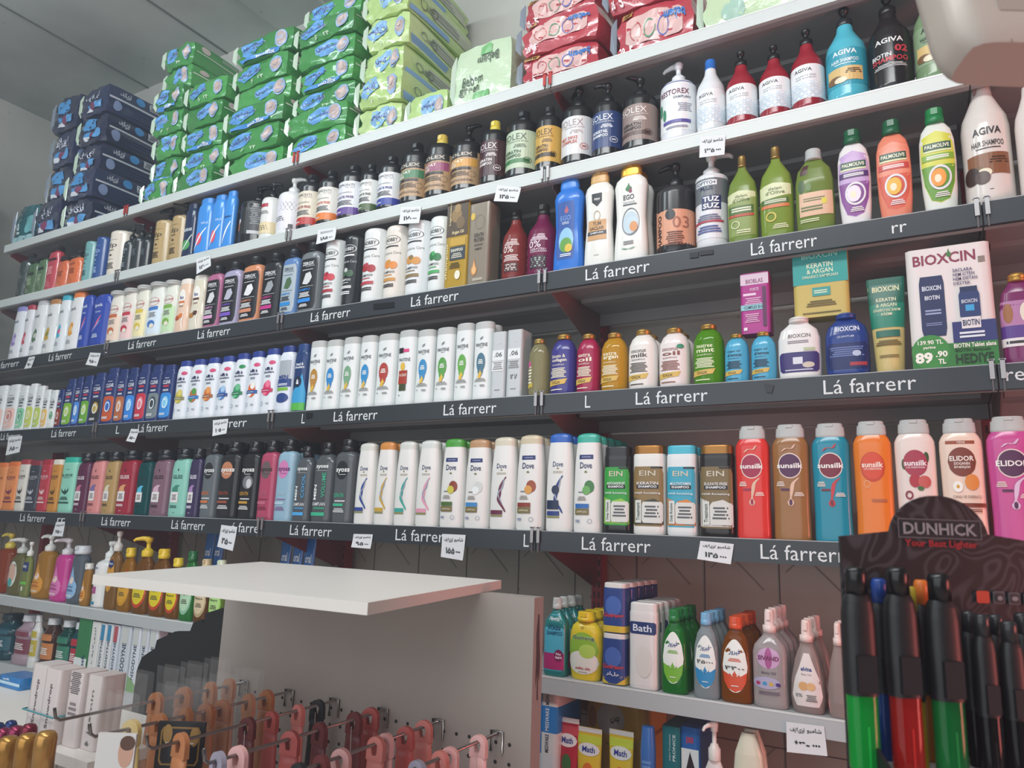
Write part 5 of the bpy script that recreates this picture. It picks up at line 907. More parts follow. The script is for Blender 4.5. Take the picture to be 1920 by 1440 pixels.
column(662,750,6,-70,LM,fl_,sd_lime,'pale lime diapers in the tall lime stack','lime diaper packs',.4,1)
column(757,836,1,176,LM,[fl_[1]],sd_lime,'single low pale lime diaper pack between the tall lime stack and a bag',None,.2,3)
bb = [T('Bebem',-.35,.45,.8,.16,'#5a6a5a',1), T('green',-.45,.28,.7,.14,'#5a6a5a',1), T('Bebem',.2,.72,.8,.14,'#5a6a5a',1,180), ('G',-.3,.05,.3,.22,.2,'#7ab87a'), ('G',-.1,.8,.35,.95,.2,'#7ab87a')]
column(846,962,1,84,['#c3d8b8'],[bb],None,'pale green crinkled bag of diapers sitting alone left of the red packs',None,.3,6)
rd = [('G',-.75,.25,.75,.85,.2,'#d9b4b0'), ('Q',-.45,.5,.15,.2,.15,'#b85a5a'), ('Q',-.1,.5,.15,.2,.15,'#5a9a7a'), ('Q',.25,.5,.15,.2,.15,'#5a6ab8'), T('bebem',.55,.66,.55,.2,'#3a78c0',3,180), T('28',-.85,.16,.14,.18,'#f0e6e6',2), T('5',-.62,.16,.1,.2,'#f0e6e6',3), R(-.95,.86,-.6,.98,'#c89a5a'), T('new',-.78,.92,.26,.1,'#5a3a1a',2)]
column(968,1126,3,-18,['#b4404c', '#ac3845'],[rd],None,'red diapers in the left red stack','red diaper packs',.32,1)
column(1136,1302,2,-75,['#b4404c', '#ac3845'],[rd],None,'red diapers in the right red stack','red diaper packs',.32,2)
column(1312,1510,1,-60,['#c3d6b0'],[[('O',-.35,.35,.25,.2,'#a8c8b8'), ('O',.1,.55,.08,.12,'#8aa83a'), T('Bebem',.35,.5,.4,.1,'#6a7a6a',1,180), X(-.3,.15,.5,.04,1,'#5a7a5a')]],None,'pale green diaper bag at the right end of the top shelf',None,.32,3)
# ------------------------------------------------------------------ paper price notes
def note(q, lines, label, y=-.0016, cat='note'):
    P = [on_y(u, v, y-.001) for u, v in q]        # tl, tr, br, bl
    c = sum(P)/4; root = MB()
    def f(u, v, off):
        a, b = (u+1)/2, v; p = (P[3]*(1-a)+P[2]*a)*(1-b)+(P[0]*(1-a)+P[1]*a)*b
        return (p[0]-c[0], p[1]-c[1]-off-.004*(1-v)**2, p[2]-c[2])
    strip(root, f, -1, 1, lambda t: 0, lambda t: 1, mat('#dfe0e2', .6), 0, 4)
    b = len(root.v); strip(root, lambda u, v, o: f(u, v, -.0004), 1, -1, lambda t: 0, lambda t: 1, mat('#d5d6d8', .6), 0, 4)
    decorate(root, f, lines, .6, base=.0003)
    o = root.obj('price_note', None, c); return tag(o, label, cat, 'handwritten price notes')
AS = AR_SHAMPOO
def nl(w2, dig): return [T(AS, .45, .78, .75, .2, '#24262c', 2), T(w2, -.42, .76, .75, .2, '#24262c', 2), T('\u06f0\u06f0\u06f0', .5, .30, .4, .09, '#24262c', 3), T(dig, -.2, .32, .8, .26, '#24262c', 3)]
note([(932,347),(977,352),(971,380),(927,378)], nl(AR_EASY,'\u06f1\u06f4\u06f5'), 'paper note on the lower white shelf left of the third clip')
note([(752,388),(790,387),(787,419),(749,421)], nl(AR_EASY,'\u06f1\u06f7\u06f0'), 'paper note on the lower white shelf under the green striped brown bottle')
note([(596,431),(631,426),(629,450),(594,459)], [T('BIOMONTI',0,.75,1.3,.16,'#33363c')]+nl(AR_EASY,'\u06f1\u06f8\u06f5')[2:], 'small paper note reading biomonti on the lower white shelf')
note([(368,486),(394,478),(397,499),(370,515)], nl(AR_EASY,'\u06f1\u06f2\u06f0'), 'tilted paper note on the lower white shelf above the pink bottle')
note([(1312,256),(1360,253),(1359,291),(1312,297)], nl(AR_EASY,'\u06f1\u06f3\u06f5'), 'paper note on the lower white shelf above the white pump bottle')
note([(54,670),(66,668),(60,690),(47,692)], nl(AR_EASY,'\u06f9'), 'narrow curled note on the upper black shelf, farthest left')
note([(169,661),(189,662),(183,687),(162,684)], nl(AR_EASY,'\u06f9\u06f5'), 'square note hanging from the upper black shelf left of a clip')
note([(16,819),(42,817),(38,848),(12,854)], nl(AR_EASY,'\u06f8\u06f5'), 'note at the left end of the middle black shelf')
note([(246,804),(261,805),(254,830),(238,827)], nl(AR_EASY,'\u06f8\u06f5'), 'narrow note on the middle black shelf below navy bottles')
note([(399,788),(428,785),(426,813),(400,818)], nl(AR_EASY,'\u06f1\u06f6\u06f5'), 'note hanging from the middle black shelf below white bottles')
note([(105,979),(122,978),(119,1006),(99,1005)], nl(AR_EASY,'\u06f7\u06f5'), 'note at the left of the lowest black shelf')
note([(415,984),(445,988),(438,1033),(409,1025)], nl(AR_EASY,'\u06f4\u06f5'), 'note on the lowest black shelf above the toothbrush packs')
note([(663,1001),(699,1002),(696,1029),(660,1026)], nl(AR_EASY,'\u06f9\u06f5'), 'note with crossed out price on the lowest black shelf')
note([(829,1001),(873,1003),(869,1051),(828,1044)], nl(AR_EASY,'\u06f1\u06f5\u06f5'), 'larger note on the lowest black shelf under the white bottles')
note([(1313,1014),(1376,1020),(1371,1058),(1308,1048)], nl(AR_EASY,'\u06f1\u06f4\u06f5'), 'note with two price lines on the lowest black shelf at right')
note([(1474,1353),(1545,1362),(1552,1417),(1476,1409)], nl(AR_EASY,'\u06f3\u06f0'), 'large note hanging from the grey shelf at right')
def tape(q, label):
    P = [on_y(u, v, -.003) for u, v in q]; c = sum(P)/4; mb = MB()
    mb.prism([p-c for p in P], (0, .0012, 0), mat('#15181b', .25)); tag(mb.obj('black_tape', None, c), label, 'tape', 'bits of black tape')
tape([(1293,474),(1310,472),(1309,482),(1293,484)], 'scrap of black tape on the upper black shelf, left bit')
tape([(1312,470),(1337,468),(1337,476),(1312,479)], 'scrap of black tape on the upper black shelf, right bit')
tape([(700,570),(738,566),(738,576),(700,580)], 'scrap of black tape on the upper black shelf under white bottles')
tape([(1432,719),(1451,722),(1447,737),(1436,735)], 'scrap of black tape on the middle black shelf')
tape([(574,774),(585,774),(584,783),(574,785)], 'scrap of black tape on the middle black shelf beside letter L')

# ------------------------------------------------------------------ low left shelf: mouthwash, toothpaste cartons
mo = dict(trans=.45, rough=.06)
def mw(a, b, y, c, l, desc, cap='cyl#c9ccce', **k): return (a, b, y, 'mouth', c, cap, [R(-.75,.25,.7,.6,l), R(-.6,.66,.55,.8,l), X(0,.42,.8,.16,4,'#dcdcdc')], desc, dict(k))
row('G', [
 mw(-30,6,1150,'#17404a','#2a5a68','dark teal bottle cut by the picture edge','cyl#24343a'), mw(10,44,1152,'#a28c96','#7a3a4a','pinkish grey mouthwash bottle with maroon label'), mw(46,60,1153,'#d6d8d6','#b8a83a','white mouthwash bottle with yellow label'),
 mw(62,88,1158,'#5a3a30','#c07a44','brown mouthwash bottle with orange label',**mo), mw(90,118,1162,'#12544c','#2f7a62','dark green mouthwash bottle',**mo), mw(119,138,1166,'#155a66','#b0283a','blue green mouthwash bottle with red neck tag',**mo),
], name='mouthwash_bottle', cat='mouthwash')
zG = ZS['G']+.0006
tp = [(134,158,1158,'#2f7a48','fresh','toothpaste carton with a green pattern'), (159,175,1165,'#dcdcda',None,'white toothpaste carton with vertical script'), (176,187,1168,'#d8dcde','SENSODYNE','white toothpaste carton with blue top, left of two'), (188,199,1169,'#d8dcde','SENSODYNE','white toothpaste carton with blue top, right of two'),
      (200,212,1171,'#cfd6e0','SENSODYNE','pale blue toothpaste carton with red corner'), (213,234,1173,'#c9d0d8','SENSODYNE','wide pale toothpaste carton with grey curve'), (236,252,1176,'#d6dce4','SENSODYNE','toothpaste carton with green foot'), (253,267,1177,'#ced4dc','SENSODYNE','toothpaste carton second from right'), (268,284,1178,'#d2d8e0','SENSODYNE','rightmost toothpaste carton before the black shape')]
for xl, xr, yt, c, w_, ds in tp:
    a, b = x_on(xl, .01, zG), x_on(xr, .01, zG); xc = (a+b)/2; H = z_on(yt, xc, .03)-zG
    els = [X(.6,.7,.2,.3,2,'#8a9aa8')]
    if c == '#2f7a48': els = [R(-1,0,1,.35,'#dfe4e2'), T('fresh',.4,.25,.5,.3,'#1f4a6a',2,90)]
    elif w_: els = [R(-.7,.72,.5,.98,'#3a86b0' if 'blue top' in ds else '#b4525a' if 'red' in ds else '#c8ccc8'), T(w_,0,.4,.7,.66,'#2b3a4c',1,90), ('Y',[(-1,0),(1,0),(1,.12),(-1,.25)],'#7aa86a' if 'green foot' in ds else '#b8c4d0')]
    else: els = [T(AR_EASY,0,.6,.5,.6,'#3a4044',0,90)]
    tag(bottle('toothpaste_carton', (xc, .008+.02, zG), (b-a)*.96, min(H, TOPZ['G']-zG), 'box', c, '', els, d=.04), ds+', on the low grey shelf', 'toothpaste', 'toothpaste cartons on the low grey shelf')
# hanging / standing blue toothbrush packs behind on the grey shelf
for q, (px, py, yt) in enumerate([(380,1060,998),(398,1058,997),(525,1056,1003),(548,1055,1004),(570,1054,1006)]):
    x = x_on(px, .2, ZS['F']); H = z_on(yt, x, .2)-ZS['F']-.001; wv = .05
    tag(bottle('toothbrush_pack', (x, .2, ZS['F']+.0006), wv, min(H, .3), 'tubew', '#2f6aae', '', [R(-.8,.1,.8,.5,'#4a8ac8'), T('oral',0,.75,1,.1,'#e0e8f0',2), ('O',0,.35,.4,.12,'#c9c48a')], d=.035), 'blue toothbrush pack standing on the grey shelf, %s from left' % ordn(q), 'toothbrush pack', 'blue toothbrush packs on the grey shelf')
# ------------------------------------------------------------------ goods under the grey shelf at right
zH = ZS['H']+.0006
def hcart(px, wpx, ytop, ybot, y, d, col, els, label, name='toothbrush_carton'):
    x = x_on(px, y, 1.0); zt = z_on(ytop, x, y); zb = zH if ybot is None else z_on(ybot, x, y); w = x_on(px+wpx/2, y, 1.0)-x_on(px-wpx/2, y, 1.0)
    tag(bottle(name, (x, y+d/2, zb), w, zt-zb, 'box', col, '', els, d=d), label, 'carton'); return zt
z0 = None
for k, (yt, yb, c, tc) in enumerate([(1414,None,'#cfd2d6','#27508a'),(1374,1414,'#d4d4d4','#2a3a54'),(1324,1374,'#2f7cc0','#e6eef6'),(1291,1324,'#d6d2d0','#2a3a54')]):
    hcart(1027,34,yt,yb,.02,.14,c,[T('MISSWAKE',-.1,.5,.4,.85,tc,1,90),R(-.98,.02,-.7,.98,'#2f7cc0')] if k else None,'small carton beside the display stand, %s of its pile' % ['lowest','second up','blue one third up','topmost'][k])
hcart(1160,104,1380,None,.16,.2,'#c99a3a',[T('\ufeb1\ufe91',-.3,.9,.3,.04,'#4a3a24',2)],'yellow carton under the grey shelf, lower of two')
hcart(1150,106,1320,1379,.16,.2,'#cc9a34',[('O',-.1,.5,.5,.5,'#b9aca4'),T('\ufeb2\ufe91',.05,.5,.3,.25,'#3a2a20',3),('O',-.75,.5,.15,.35,'#a86a34')],'yellow carton under the grey shelf, upper of two')
hcart(1258,34,1362,None,.03,.12,'#1f6a70',[T('PRONICE',.35,.84,.3,.2,'#d0dede',1,90),T("Jelly's Toothpaste",-.1,.84,.2,.2,'#c0d0d0',1,90)],'teal carton with vertical lettering under the grey shelf')
hcart(1294,36,1364,None,.035,.12,'#2a62a8',[R(-.9,.62,.9,.84,'#dcdcdc'),('Y',[(-.5,.66),(0,.82),(.5,.7),(.2,.64)],'#2a1a24'),T('JUNIOR',0,.9,.8,.06,'#c83a44',3)],'blue and black carton with red word under the grey shelf')
for px, wpx, yt, c, tc, ds in [(1059,40,1347,'#b02a3a','#e4dcdc','red tube with white band, leftmost of three tubes'),(1099,46,1366,'#e0bc34','#2a4a8a','yellow tube, middle of three tubes'),(1159,46,1371,'#e0bc34','#2a4a8a','yellow tube, rightmost of three tubes')]:
    y = .03; x = x_on(px, y, 1.0); w = (x_on(px+wpx/2, y, 1.05)-x_on(px-wpx/2, y, 1.05)); H = z_on(yt, x, y+.01)-zH
    tag(bottle('toothpaste_tube', (x, y+.02, zH), w, H, 'tubew', c, '', [R(-.98,.955,.98,1,'#e0d8d4'),R(-.95,.85,.95,.93,'#c8d040' if 'yellow' in ds else '#c84a54'),('O',0,.8,.85,.06,'#e6e0de'),T('Math',0,.8,1.0,.055,'#2a3a8a',2),('O',0,.6,.4,.08,'#d8702c' if 'yellow' in ds else '#3f6a3a')], d=.035), ds+' under the grey shelf', 'tube')
row('H', [
 (1198,1226,1362,'grip','#3f6fb4','',[X(0,.6,.8,.3,8,'#6a90c8')],'blue ribbed handle under the grey shelf',dict(name='ribbed_toothbrush',cat='toothbrush',d=.03)),
 (1314,1368,1352,'squat','#e0d6d2','pump#e6dcd6',[T('\u06f4\u06f6',0,.88,.5,.05,'#333',1),('G',-.5,.45,.55,.72,.1,'#d8ccca'),T('mama',0,.64,.6,.07,'#6a5a5c',3),T('baby',0,.54,.6,.07,'#6a5a5c',3)],'cream pump bottle under the grey shelf',dict(name='lotion_bottle')),
 (1376,1440,1374,'squat','#dcd6c0','',[T(AR_FIROOZ,0,.72,.7,.1,'#27348a',2),X(0,.6,.9,.05,2,'#5a5a6a')],'cream rounded bottle with blue script',dict(name='lotion_bottle',deep=1)),
])
# ------------------------------------------------------------------ shelving on the left wall with dark goods
XL = -1.12
for k, (py, ds) in enumerate([(508,'uppermost'),(536,'second'),(640,'third'),(760,'fourth'),(900,'lowest')]):
    p = on_x(20, py, XL); mb = MB(); ye = p[1]+.02; z = p[2]
    root = empty('metal_shelf', (-1.61, -1.6, z))
    mb.box((0, 0, -.018), (.49, ye-.12+1.6 if 0 else min(ye, .1)*0+1.58, 0), M_under); mb.box((.488, 0, -.034), (.492, 1.58, .001), M_white); mb.obj('shelf_panel', root)
    tag(root, '%s white-edged shelf board on the left wall' % ds, 'shelf', 'shelf boards on the left wall')
    for q in range(3 if k != 1 else 0):
        pack('goods_pack', -1.55, -.62+q*.2, z+.001, .40, .18, .13 if k == 1 else .2 if k else .26, ['#26343a', '#1f2c33', '#4a6670'][(q+k) % 3], None, [X(0,.5,1.2,.4,3,'#8aa0a8')], None, 'dark wrapped pack on the %s left wall shelf, %s towards the corner' % (ds, ordn(q)), 'pack', 'dark packs on the left wall shelves', k*3+q)
pack('goods_pack', -1.45, -.42, on_x(20, 508, XL)[2]+.27, .36, .3, .28, '#b9c2c4', None, None, None, 'crumpled white plastic bag high at the left picture edge', 'bag', None, 5)

# ------------------------------------------------------------------ display stand in front
M_lam = mat('#ded7d0', .45, var=.05, vscale=4); M_peg = mat('#9c938c', .5, var=.04, vscale=3)
stand = empty('display_stand', (2.0, -.47, 0)); sx, sy = 2.0, -.47
zt = 1.391; q4 = [on_z(u, v, zt) for u, v in ((175,1077),(490,1053),(940,1088),(690,1130))]
mb = MB(); mb.prism([(p[0]-sx, p[1]-sy, zt-.0165) for p in reversed(q4)], (0, 0, .0165), M_lam); mb.obj('top_board', stand)
yp = -.47; xL = x_on(417, yp, 1.25); xR = x_on(1000, yp, 1.3); zp = zt-.0168
mb = MB(); mb.box((xL-sx, 0, .02), (xR-sx, .035, zp), M_peg)
hx = xL+.1
while hx < xR-.02:
    hz = .9
    while hz < 1.15:
        t = 2*PI/10; mb.add([(hx-sx+.0034*math.cos(i*t), -.0004, hz+.0034*math.sin(i*t)) for i in range(10)], [tuple(range(10))], mat('#201a18', .8)); hz += .032
    hx += .028
mb.obj('pegboard_panel', stand)
mb = MB(); mb.box((xL-sx+.12, -.1, 0), (xR-sx, .12, .05), M_peg); mb.obj('foot', stand)
mb = MB()      # the dark sticker on the narrow right edge
decorate(mb, lambda u, v, off: (xR-sx+off+.0002, .0175+u*.014, v), [('Y',[(-.1,1.345),(.15,1.345),(.3,1.31),(.6,1.27),(.5,1.23),(.1,1.25),(.3,1.2),(0,1.2),(-.1,1.25),(-.5,1.22),(-.4,1.28),(-.5,1.31)],'#4a1a1e')]); mb.obj('dark_sticker', stand)
tag(stand, 'white display stand with overhanging top board and pegboard panel', 'display stand')
M_rod = mat('#8f8a88', .22, metal=.9)
def y_for(px, x, z):
    k = (px-960)/F_PX; n = MR[0]-k*MR[2]; return CAM[1]-(n[0]*(x-CAM[0])+n[2]*(z-CAM[2]))/n[1]
RODS = []
for k, (u, v, e) in enumerate([(933,1345,640),(823,1327,490),(720,1309,392),(629,1292,285),(545,1276,178),(460,1262,112)]):
    p = on_y(u, v, yp-.002); x, z = p[0], 1.139; y1 = max(y_for(e, x, z), -1.15)
    mb = MB(); mb.tube([(0,0,.0),(0,y1-yp,0),(0,y1-yp-.008,.006),(0,y1-yp-.012,.022)], .0028, M_rod, 10); mb.tube([(-.012,-.003,-.03),(-.012,-.003,.004),(0,-.003,.004),(.012,-.003,.004),(.012,-.003,-.03)], .0022, M_rod, 8)
    o = mb.obj('peg_hook', None, (x, yp, z)); RODS.append((x, z, y1))
    tag(o, 'long steel peg hook on the pegboard, %s from the right' % ordn(k), 'hook', 'steel peg hooks')
def tool(x, y, z, col, L, wd, label, k, wood=False):
    """grooming tool hanging by the hole of its handle; the rod runs through the hole"""
    mb = MB(); m = mat(col, .4, sss=.1)
    N = 14; r0 = .0068; r1 = wd*.5
    cz = -.0045                                   # ring centre below rod so that the rod touches the top of the hole
    t0, t1 = .0, .011
    vs = []; fs = []
    for s in (0, 1):
        yy = (-.5+s)*t1
        for i in range(N+1):
            a = PI*i/N; vs += [(r1*math.cos(a), yy*.8, cz+r1*math.sin(a)), (r0*math.cos(a), yy, cz+r0*math.sin(a))]
        vs += [(-r1*1.02, yy*.9, cz-.02), (-r0*.6, yy, cz-.012), (r1*1.02, yy*.9, cz-.02), (r0*.6, yy, cz-.012)]
    n1 = 2*(N+1); S = n1+4
    for s in (0, 1):
        o = s*S
        for i in range(N): q = (o+2*i, o+2*i+2, o+2*i+3, o+2*i+1); fs.append(q if s == 0 else tuple(reversed(q)))
        e = o+2*N; q = (e, o+n1, o+n1+1, e+1); fs.append(q if s == 0 else tuple(reversed(q)))
        q = (o+n1, o+n1+2, o+n1+3, o+n1+1); fs.append(q if s == 0 else tuple(reversed(q)))
        q = (o+n1+2, o, o+1, o+n1+3); fs.append(q if s == 0 else tuple(reversed(q)))
    for i in range(N): fs.append((2*i+2, 2*i, S+2*i, S+2*i+2)); fs.append((2*i+1, 2*i+3, S+2*i+3, S+2*i+1))
    fs += [(n1, 2*N, S+2*N, S+n1), (0, n1+2, S+n1+2, S), (2*N+1, n1+1, S+n1+1, S+2*N+1), (n1+3, 1, S+1, S+n1+3), (n1+1, n1+3, S+n1+3, S+n1+1)]
    mb.add(vs, fs, m)
    ws = [(0, r1*1.02), (.25, r1*1.2), (.5, r1*1.35), (.75, r1*1.15), (1, r1*.9)]; ns = 12; vs = []; fs = []
    for j in range(13):
        t = j/12; w = np.interp(t, [a for a, b in ws], [b for a, b in ws])*(1 if j < 12 else .6)
        for i in range(ns):
            a = 2*PI*i/ns; vs.append((w*math.copysign(abs(math.cos(a))**.7, math.cos(a)), .0058*math.copysign(abs(math.sin(a))**.8, math.sin(a)), cz-.0195-t*L))
    for j in range(12):
        for i in range(ns): i2 = (i+1) % ns; fs.append((j*ns+i2, j*ns+i, (j+1)*ns+i, (j+1)*ns+i2))
    fs.append(tuple(range(ns))); fs.append(tuple(12*ns+i for i in reversed(range(ns))))
    mb.add(vs, fs, m, True)
    root = empty('grooming_tool', (x, y, z), .18*math.sin(k*1.9)); mb.obj('handle', root)
    if k % 3 == 0 and not wood:
        mb = MB(); mb.tube([(0,-.007,cz-.006),(.006,-.012,-.05),(.002,-.014,-.11),(-.008,-.012,-.16)], .0006, mat('#d8d0cc', .6), 5); mb.obj('hanging_thread', root)
    mb = MB(); decorate(mb, lambda u, v, off: (u*.004, -.0062-off, v), [T('Brand'[:0]+'care', 0, -.08, 1, .05, '#7a3a3a', 0, 90)]) if 0 else None
    tag(root, label, 'grooming tool', 'grooming tools hanging on the peg hooks')
cols = {'p': ('#e2a8a4','pink'), 'r': ('#b0504a','brick red'), 'd': ('#6a2c2c','dark brown-red'), 'g': ('#9a93a4','grey lilac'), 'k': ('#1a1a1c','black'), 's': ('#d07a70','salmon'), 'l': ('#e8b4b0','light pink'), 't': ('#c9977a','tan'), 'w': ('#b8774c','wooden tan'), 'c': ('#d8bc78','cream yellow')}
TL = [[(898,'l'),(843,'p'),(826,'s'),(783,'g'),(738,'p'),(692,'t'),(650,'c')], [(795,'s'),(761,'r'),(724,'p'),(706,'s'),(640,'p'),(603,'d'),(561,'k')], [(695,'r'),(665,'d'),(600,'d'),(545,'r'),(447,'l'),(410,'g')],
      [(596,'k'),(560,'s'),(510,'r'),(465,'d'),(340,'w')], [(500,'w'),(467,'w'),(417,'w'),(387,'w'),(350,'w'),(300,'w'),(247,'c')], [(430,'w'),(395,'w'),(345,'w'),(293,'w')]]
for k, lst in enumerate(TL):
    x, z, y1 = RODS[k]; 
    for j, (px, c) in enumerate(lst):
        y = y_for(px, x, z); y = max(min(y, yp-.012), y1+.006)
        hexc, nm = cols[c]; wd = .031+.004*((j*3+k) % 3)/2
        tool(x, y, z-.0005, hexc, .18 if c != 'c' else .09, wd*(1.15 if c in 'cw' else 1), '%s grooming tool, %s from the wall on the %s peg hook from the right' % (nm, ordn(j), ordn(k)), k*7+j, c == 'w')
# clear film packs around the left hooks
M_film = mat('#d8d4d0', .08, 0, 0, 0, .4, 40, alpha=.09)
for j, (px, k) in enumerate([(300,4),(350,4),(400,4),(450,4),(205,4),(300,5),(345,5),(390,5),(240,5),(160,5)]):
    x, z, y1 = RODS[k]; y = y_for(px, x, z)
    mb = MB(); h = .17; w = .034
    P = lambda u, v, off: (u*w, (-.007-.004*math.cos(u*1.5))-off+.0012*math.sin(9*u+7*v*9), -h+.06+v*(h+.0)) 
    strip(mb, P, -1, 1, lambda t: 0, lambda t: 1, M_film, 0, 8)
    P2 = lambda u, v, off: (u*w, (.007+.004*math.cos(u*1.5))+.0012*math.sin(8*u+6*v*9), -h+.06+v*(h))
    strip(mb, P2, 1, -1, lambda t: 0, lambda t: 1, M_film, 0, 8)
    tag(mb.obj('film_pouch', None, (x, max(y, y1)+.018, z)), 'clear film pouch around a wooden tool, %s pouch on the %s hook from the right' % (ordn(j if j < 5 else j-5), ordn(k)), 'plastic pouch', 'clear film pouches')
# framed card pack and portrait card hanging at the front
def card(px, py, d, w, h, col, els, name, label, cat, tilt=0.0, th=.006):
    p = at_d(px, py, d); root = empty(name, p, YAW*-1*0+math.atan2(-_r[1], -_r[0])+PI+tilt)
    mb = MB(); mb.box((-w/2, -th/2, -h/2), (w/2, th/2, h/2), mat(col, .4)); mb.obj('card_body', root)
    mb = MB(); decorate(mb, lambda u, v, off: (u*w/2, -th/2-off, (v-.5)*h), els); mb.obj('printed_front', root)
    return tag(root, label, cat)
card(338, 1398, 1.22, .078, .075, '#17161a', [('G',-.85,.1,.85,.9,.05,'#8a6a3a'),('G',-.78,.14,.78,.86,.05,'#1f1c1e'),('O',-.55,.75,.2,.2,'#9a7844'),('O',.6,.7,.2,.2,'#9a7844'),('O',0,.4,.5,.22,'#26282c'),R(-.6,.55,.6,.58,'#c9c4bc')], 'hair_accessory_pack', 'black pack with golden frame hanging among the peg hooks', 'pack')
card(215, 1432, 1.15, .06, .09, '#d5d0cc', [('O',.55,.7,.4,.25,'#c89a84'),('O',.6,.85,.4,.12,'#5a3a2c'),T('Meghan',-.1,.3,1.0,.14,'#3a3438',1),R(-.9,.0,.9,.08,'#5a4a48')], 'comb_pack', 'white card pack with script lettering at the bottom edge', 'pack')

# ------------------------------------------------------------------ cartons and cans at the lower left
ys = -.8; zb = z_on(1402, x_on(100, ys, 1.05), ys)
cart = empty('counter_shelf', (1.1, ys, zb)); mb = MB(); mb.box((-.3, -.012, -.02), (.44, .24, 0), M_lam); mb.obj('shelf_panel', cart); 
mb = MB(); mb.box((-.28, .08, -zb), (-.25, .11, -.02), M_lam); mb.obj('leg', cart); mb = MB(); mb.box((.31, .08, -zb), (.34, .11, -.02), M_lam); mb.obj('leg', cart)
tag(cart, 'small pale counter shelf under the white cartons at lower left', 'shelf')
x0 = x_on(47, ys, 1.12); H = z_on(1244, x0, ys)-zb; W = x_on(104, ys, 1.12)-x0
bc = [X(0,.85,1.5,.3,12,'#5a5256'), X(0,.5,1.2,.2,3,'#8a7c80')]
for k, (dx, dy, w_, wd) in enumerate([(0,0,.5,'Snowdrop'),(.5,-.004,.5,'Snowdrop'),(1.02,.012,.42,None),(1.46,.02,.42,'jasmin')]):
    w = W*w_*1.0; xx = x0+W*dx+w/2
    els = [T(wd,.0,.5,.42,.6,'#5a4a50',1,90), ('D',0,.08,.3,.05,'#4a4448')] if wd else bc
    tag(bottle('cosmetic_carton', (xx, ys+.03+dy, zb+.0006), w*.98, H*(1-.01*k), 'box', '#d9cdca', '', els, d=.05), 'white cosmetic carton at lower left, %s' % ['leftmost of the bundle','second of the bundle with vertical word','third of the bundle with bar lines','rightmost with vertical word'][k], 'carton', 'bundle of white cosmetic cartons')
mb = MB(); a, b = x0-.002, x0+W+.002; mb.tube([(a,ys-.002,0),(b,ys-.005,0),(b,ys+.058,.0),(a,ys+.058,0),(a,ys-.002,0)], .0016, mat('#3f8f96', .4), 6)
tag(mb.obj('rubber_band', None, (0, 0, zb+H*.38)), 'teal rubber band around the two left white cartons', 'rubber band')
cy = -.93
for k, (px, py, r, c, nm) in enumerate([(20,1393,.016,'#b0803c','gold, front left'),(53,1388,.016,'#b0803c','gold, front middle'),(86,1383,.016,'#b98a4a','gold, front right'),(12,1378,.013,'#8a2a4c','wine red, left'),(34,1374,.013,'#8a2a4c','wine red, middle'),(57,1370,.013,'#7a2438','wine red, right'),(4,1368,.011,'#2a3a6a','navy, left'),(26,1364,.011,'#2a3a6a','navy, right')]):
    yy = cy+(0 if k < 3 else .045 if k < 6 else .085); x = x_on(px, yy, 1.13); ztp = z_on(py-14, x, yy); h = ztp-(zb-.12)
    root = empty('spray_can', (x, yy, zb-.12)); mb = MB(); mb.lathe([(0,r),(h-.07,r),(h-.069,r*.9)], (0,0,0), mat('#d8d0c4', .3)); mb.obj('can_body', root)
    mb = MB(); mb.lathe([(h-.069,r*1.04),(h-.013,r*1.02),(h-.007,r*.95),(h-.002,r*.7),(h,r*.2)], (0,0,0), mat(c, .25, metal=.6)); mb.obj('cap', root)
    tag(root, 'can with a domed %s cap at the lower left corner' % nm.replace(',', ' cap row,').replace(' cap row', '', 1), 'spray can', 'domed-cap cans at the lower left')
mb = MB(); mb.box((1.0-.05, cy-.04, zb-.14), (1.75, cy+.105, zb-.1206), M_lam); mb.box((1.0, cy-.02, 0), (1.03, cy+.01, zb-.14), M_lam); mb.box((1.7, cy-.02, 0), (1.73, cy+.01, zb-.14), M_lam)
tag(mb.obj('counter_shelf'), 'lower pale counter board carrying the domed-cap cans', 'shelf')
# blue carton left of the white bundle
p = on_y(22, 1300, -.6); tag(bottle('soap_carton', (p[0], -.58, zb+.0006), .1, z_on(1268, p[0], -.6)-zb, 'box', '#2a78b8', '', [R(-1,.3,1,.55,'#b8d4e4'),T('soft',-.3,.75,.6,.2,'#dfe8f0',2)], d=.06), 'blue and white carton at the left edge behind the white bundle', 'carton')
# black cut-out shape behind the stand
yb = -.38; pts = [on_y(u, v, yb) for u, v in [(417,1140),(385,1150),(383,1172),(376,1162),(362,1168),(356,1184),(328,1184),(312,1192),(294,1200),(290,1216),(266,1232),(256,1258),(252,1290)]]
pts = [(p[0], yb, p[2]) for p in pts]+[(pts[-1][0], yb, 0), (xL+.03, yb, 0), (xL+.03, yb, pts[0][2])]
mb = MB(); c0 = np.array([xL, yb, 0]); mb.prism([np.array(p)-c0 for p in pts], (0, .012, 0), mat('#0e0e10', .6)); tag(mb.obj('cutout_board', None, c0), 'matt black wavy-edged board beside the display stand', 'board')

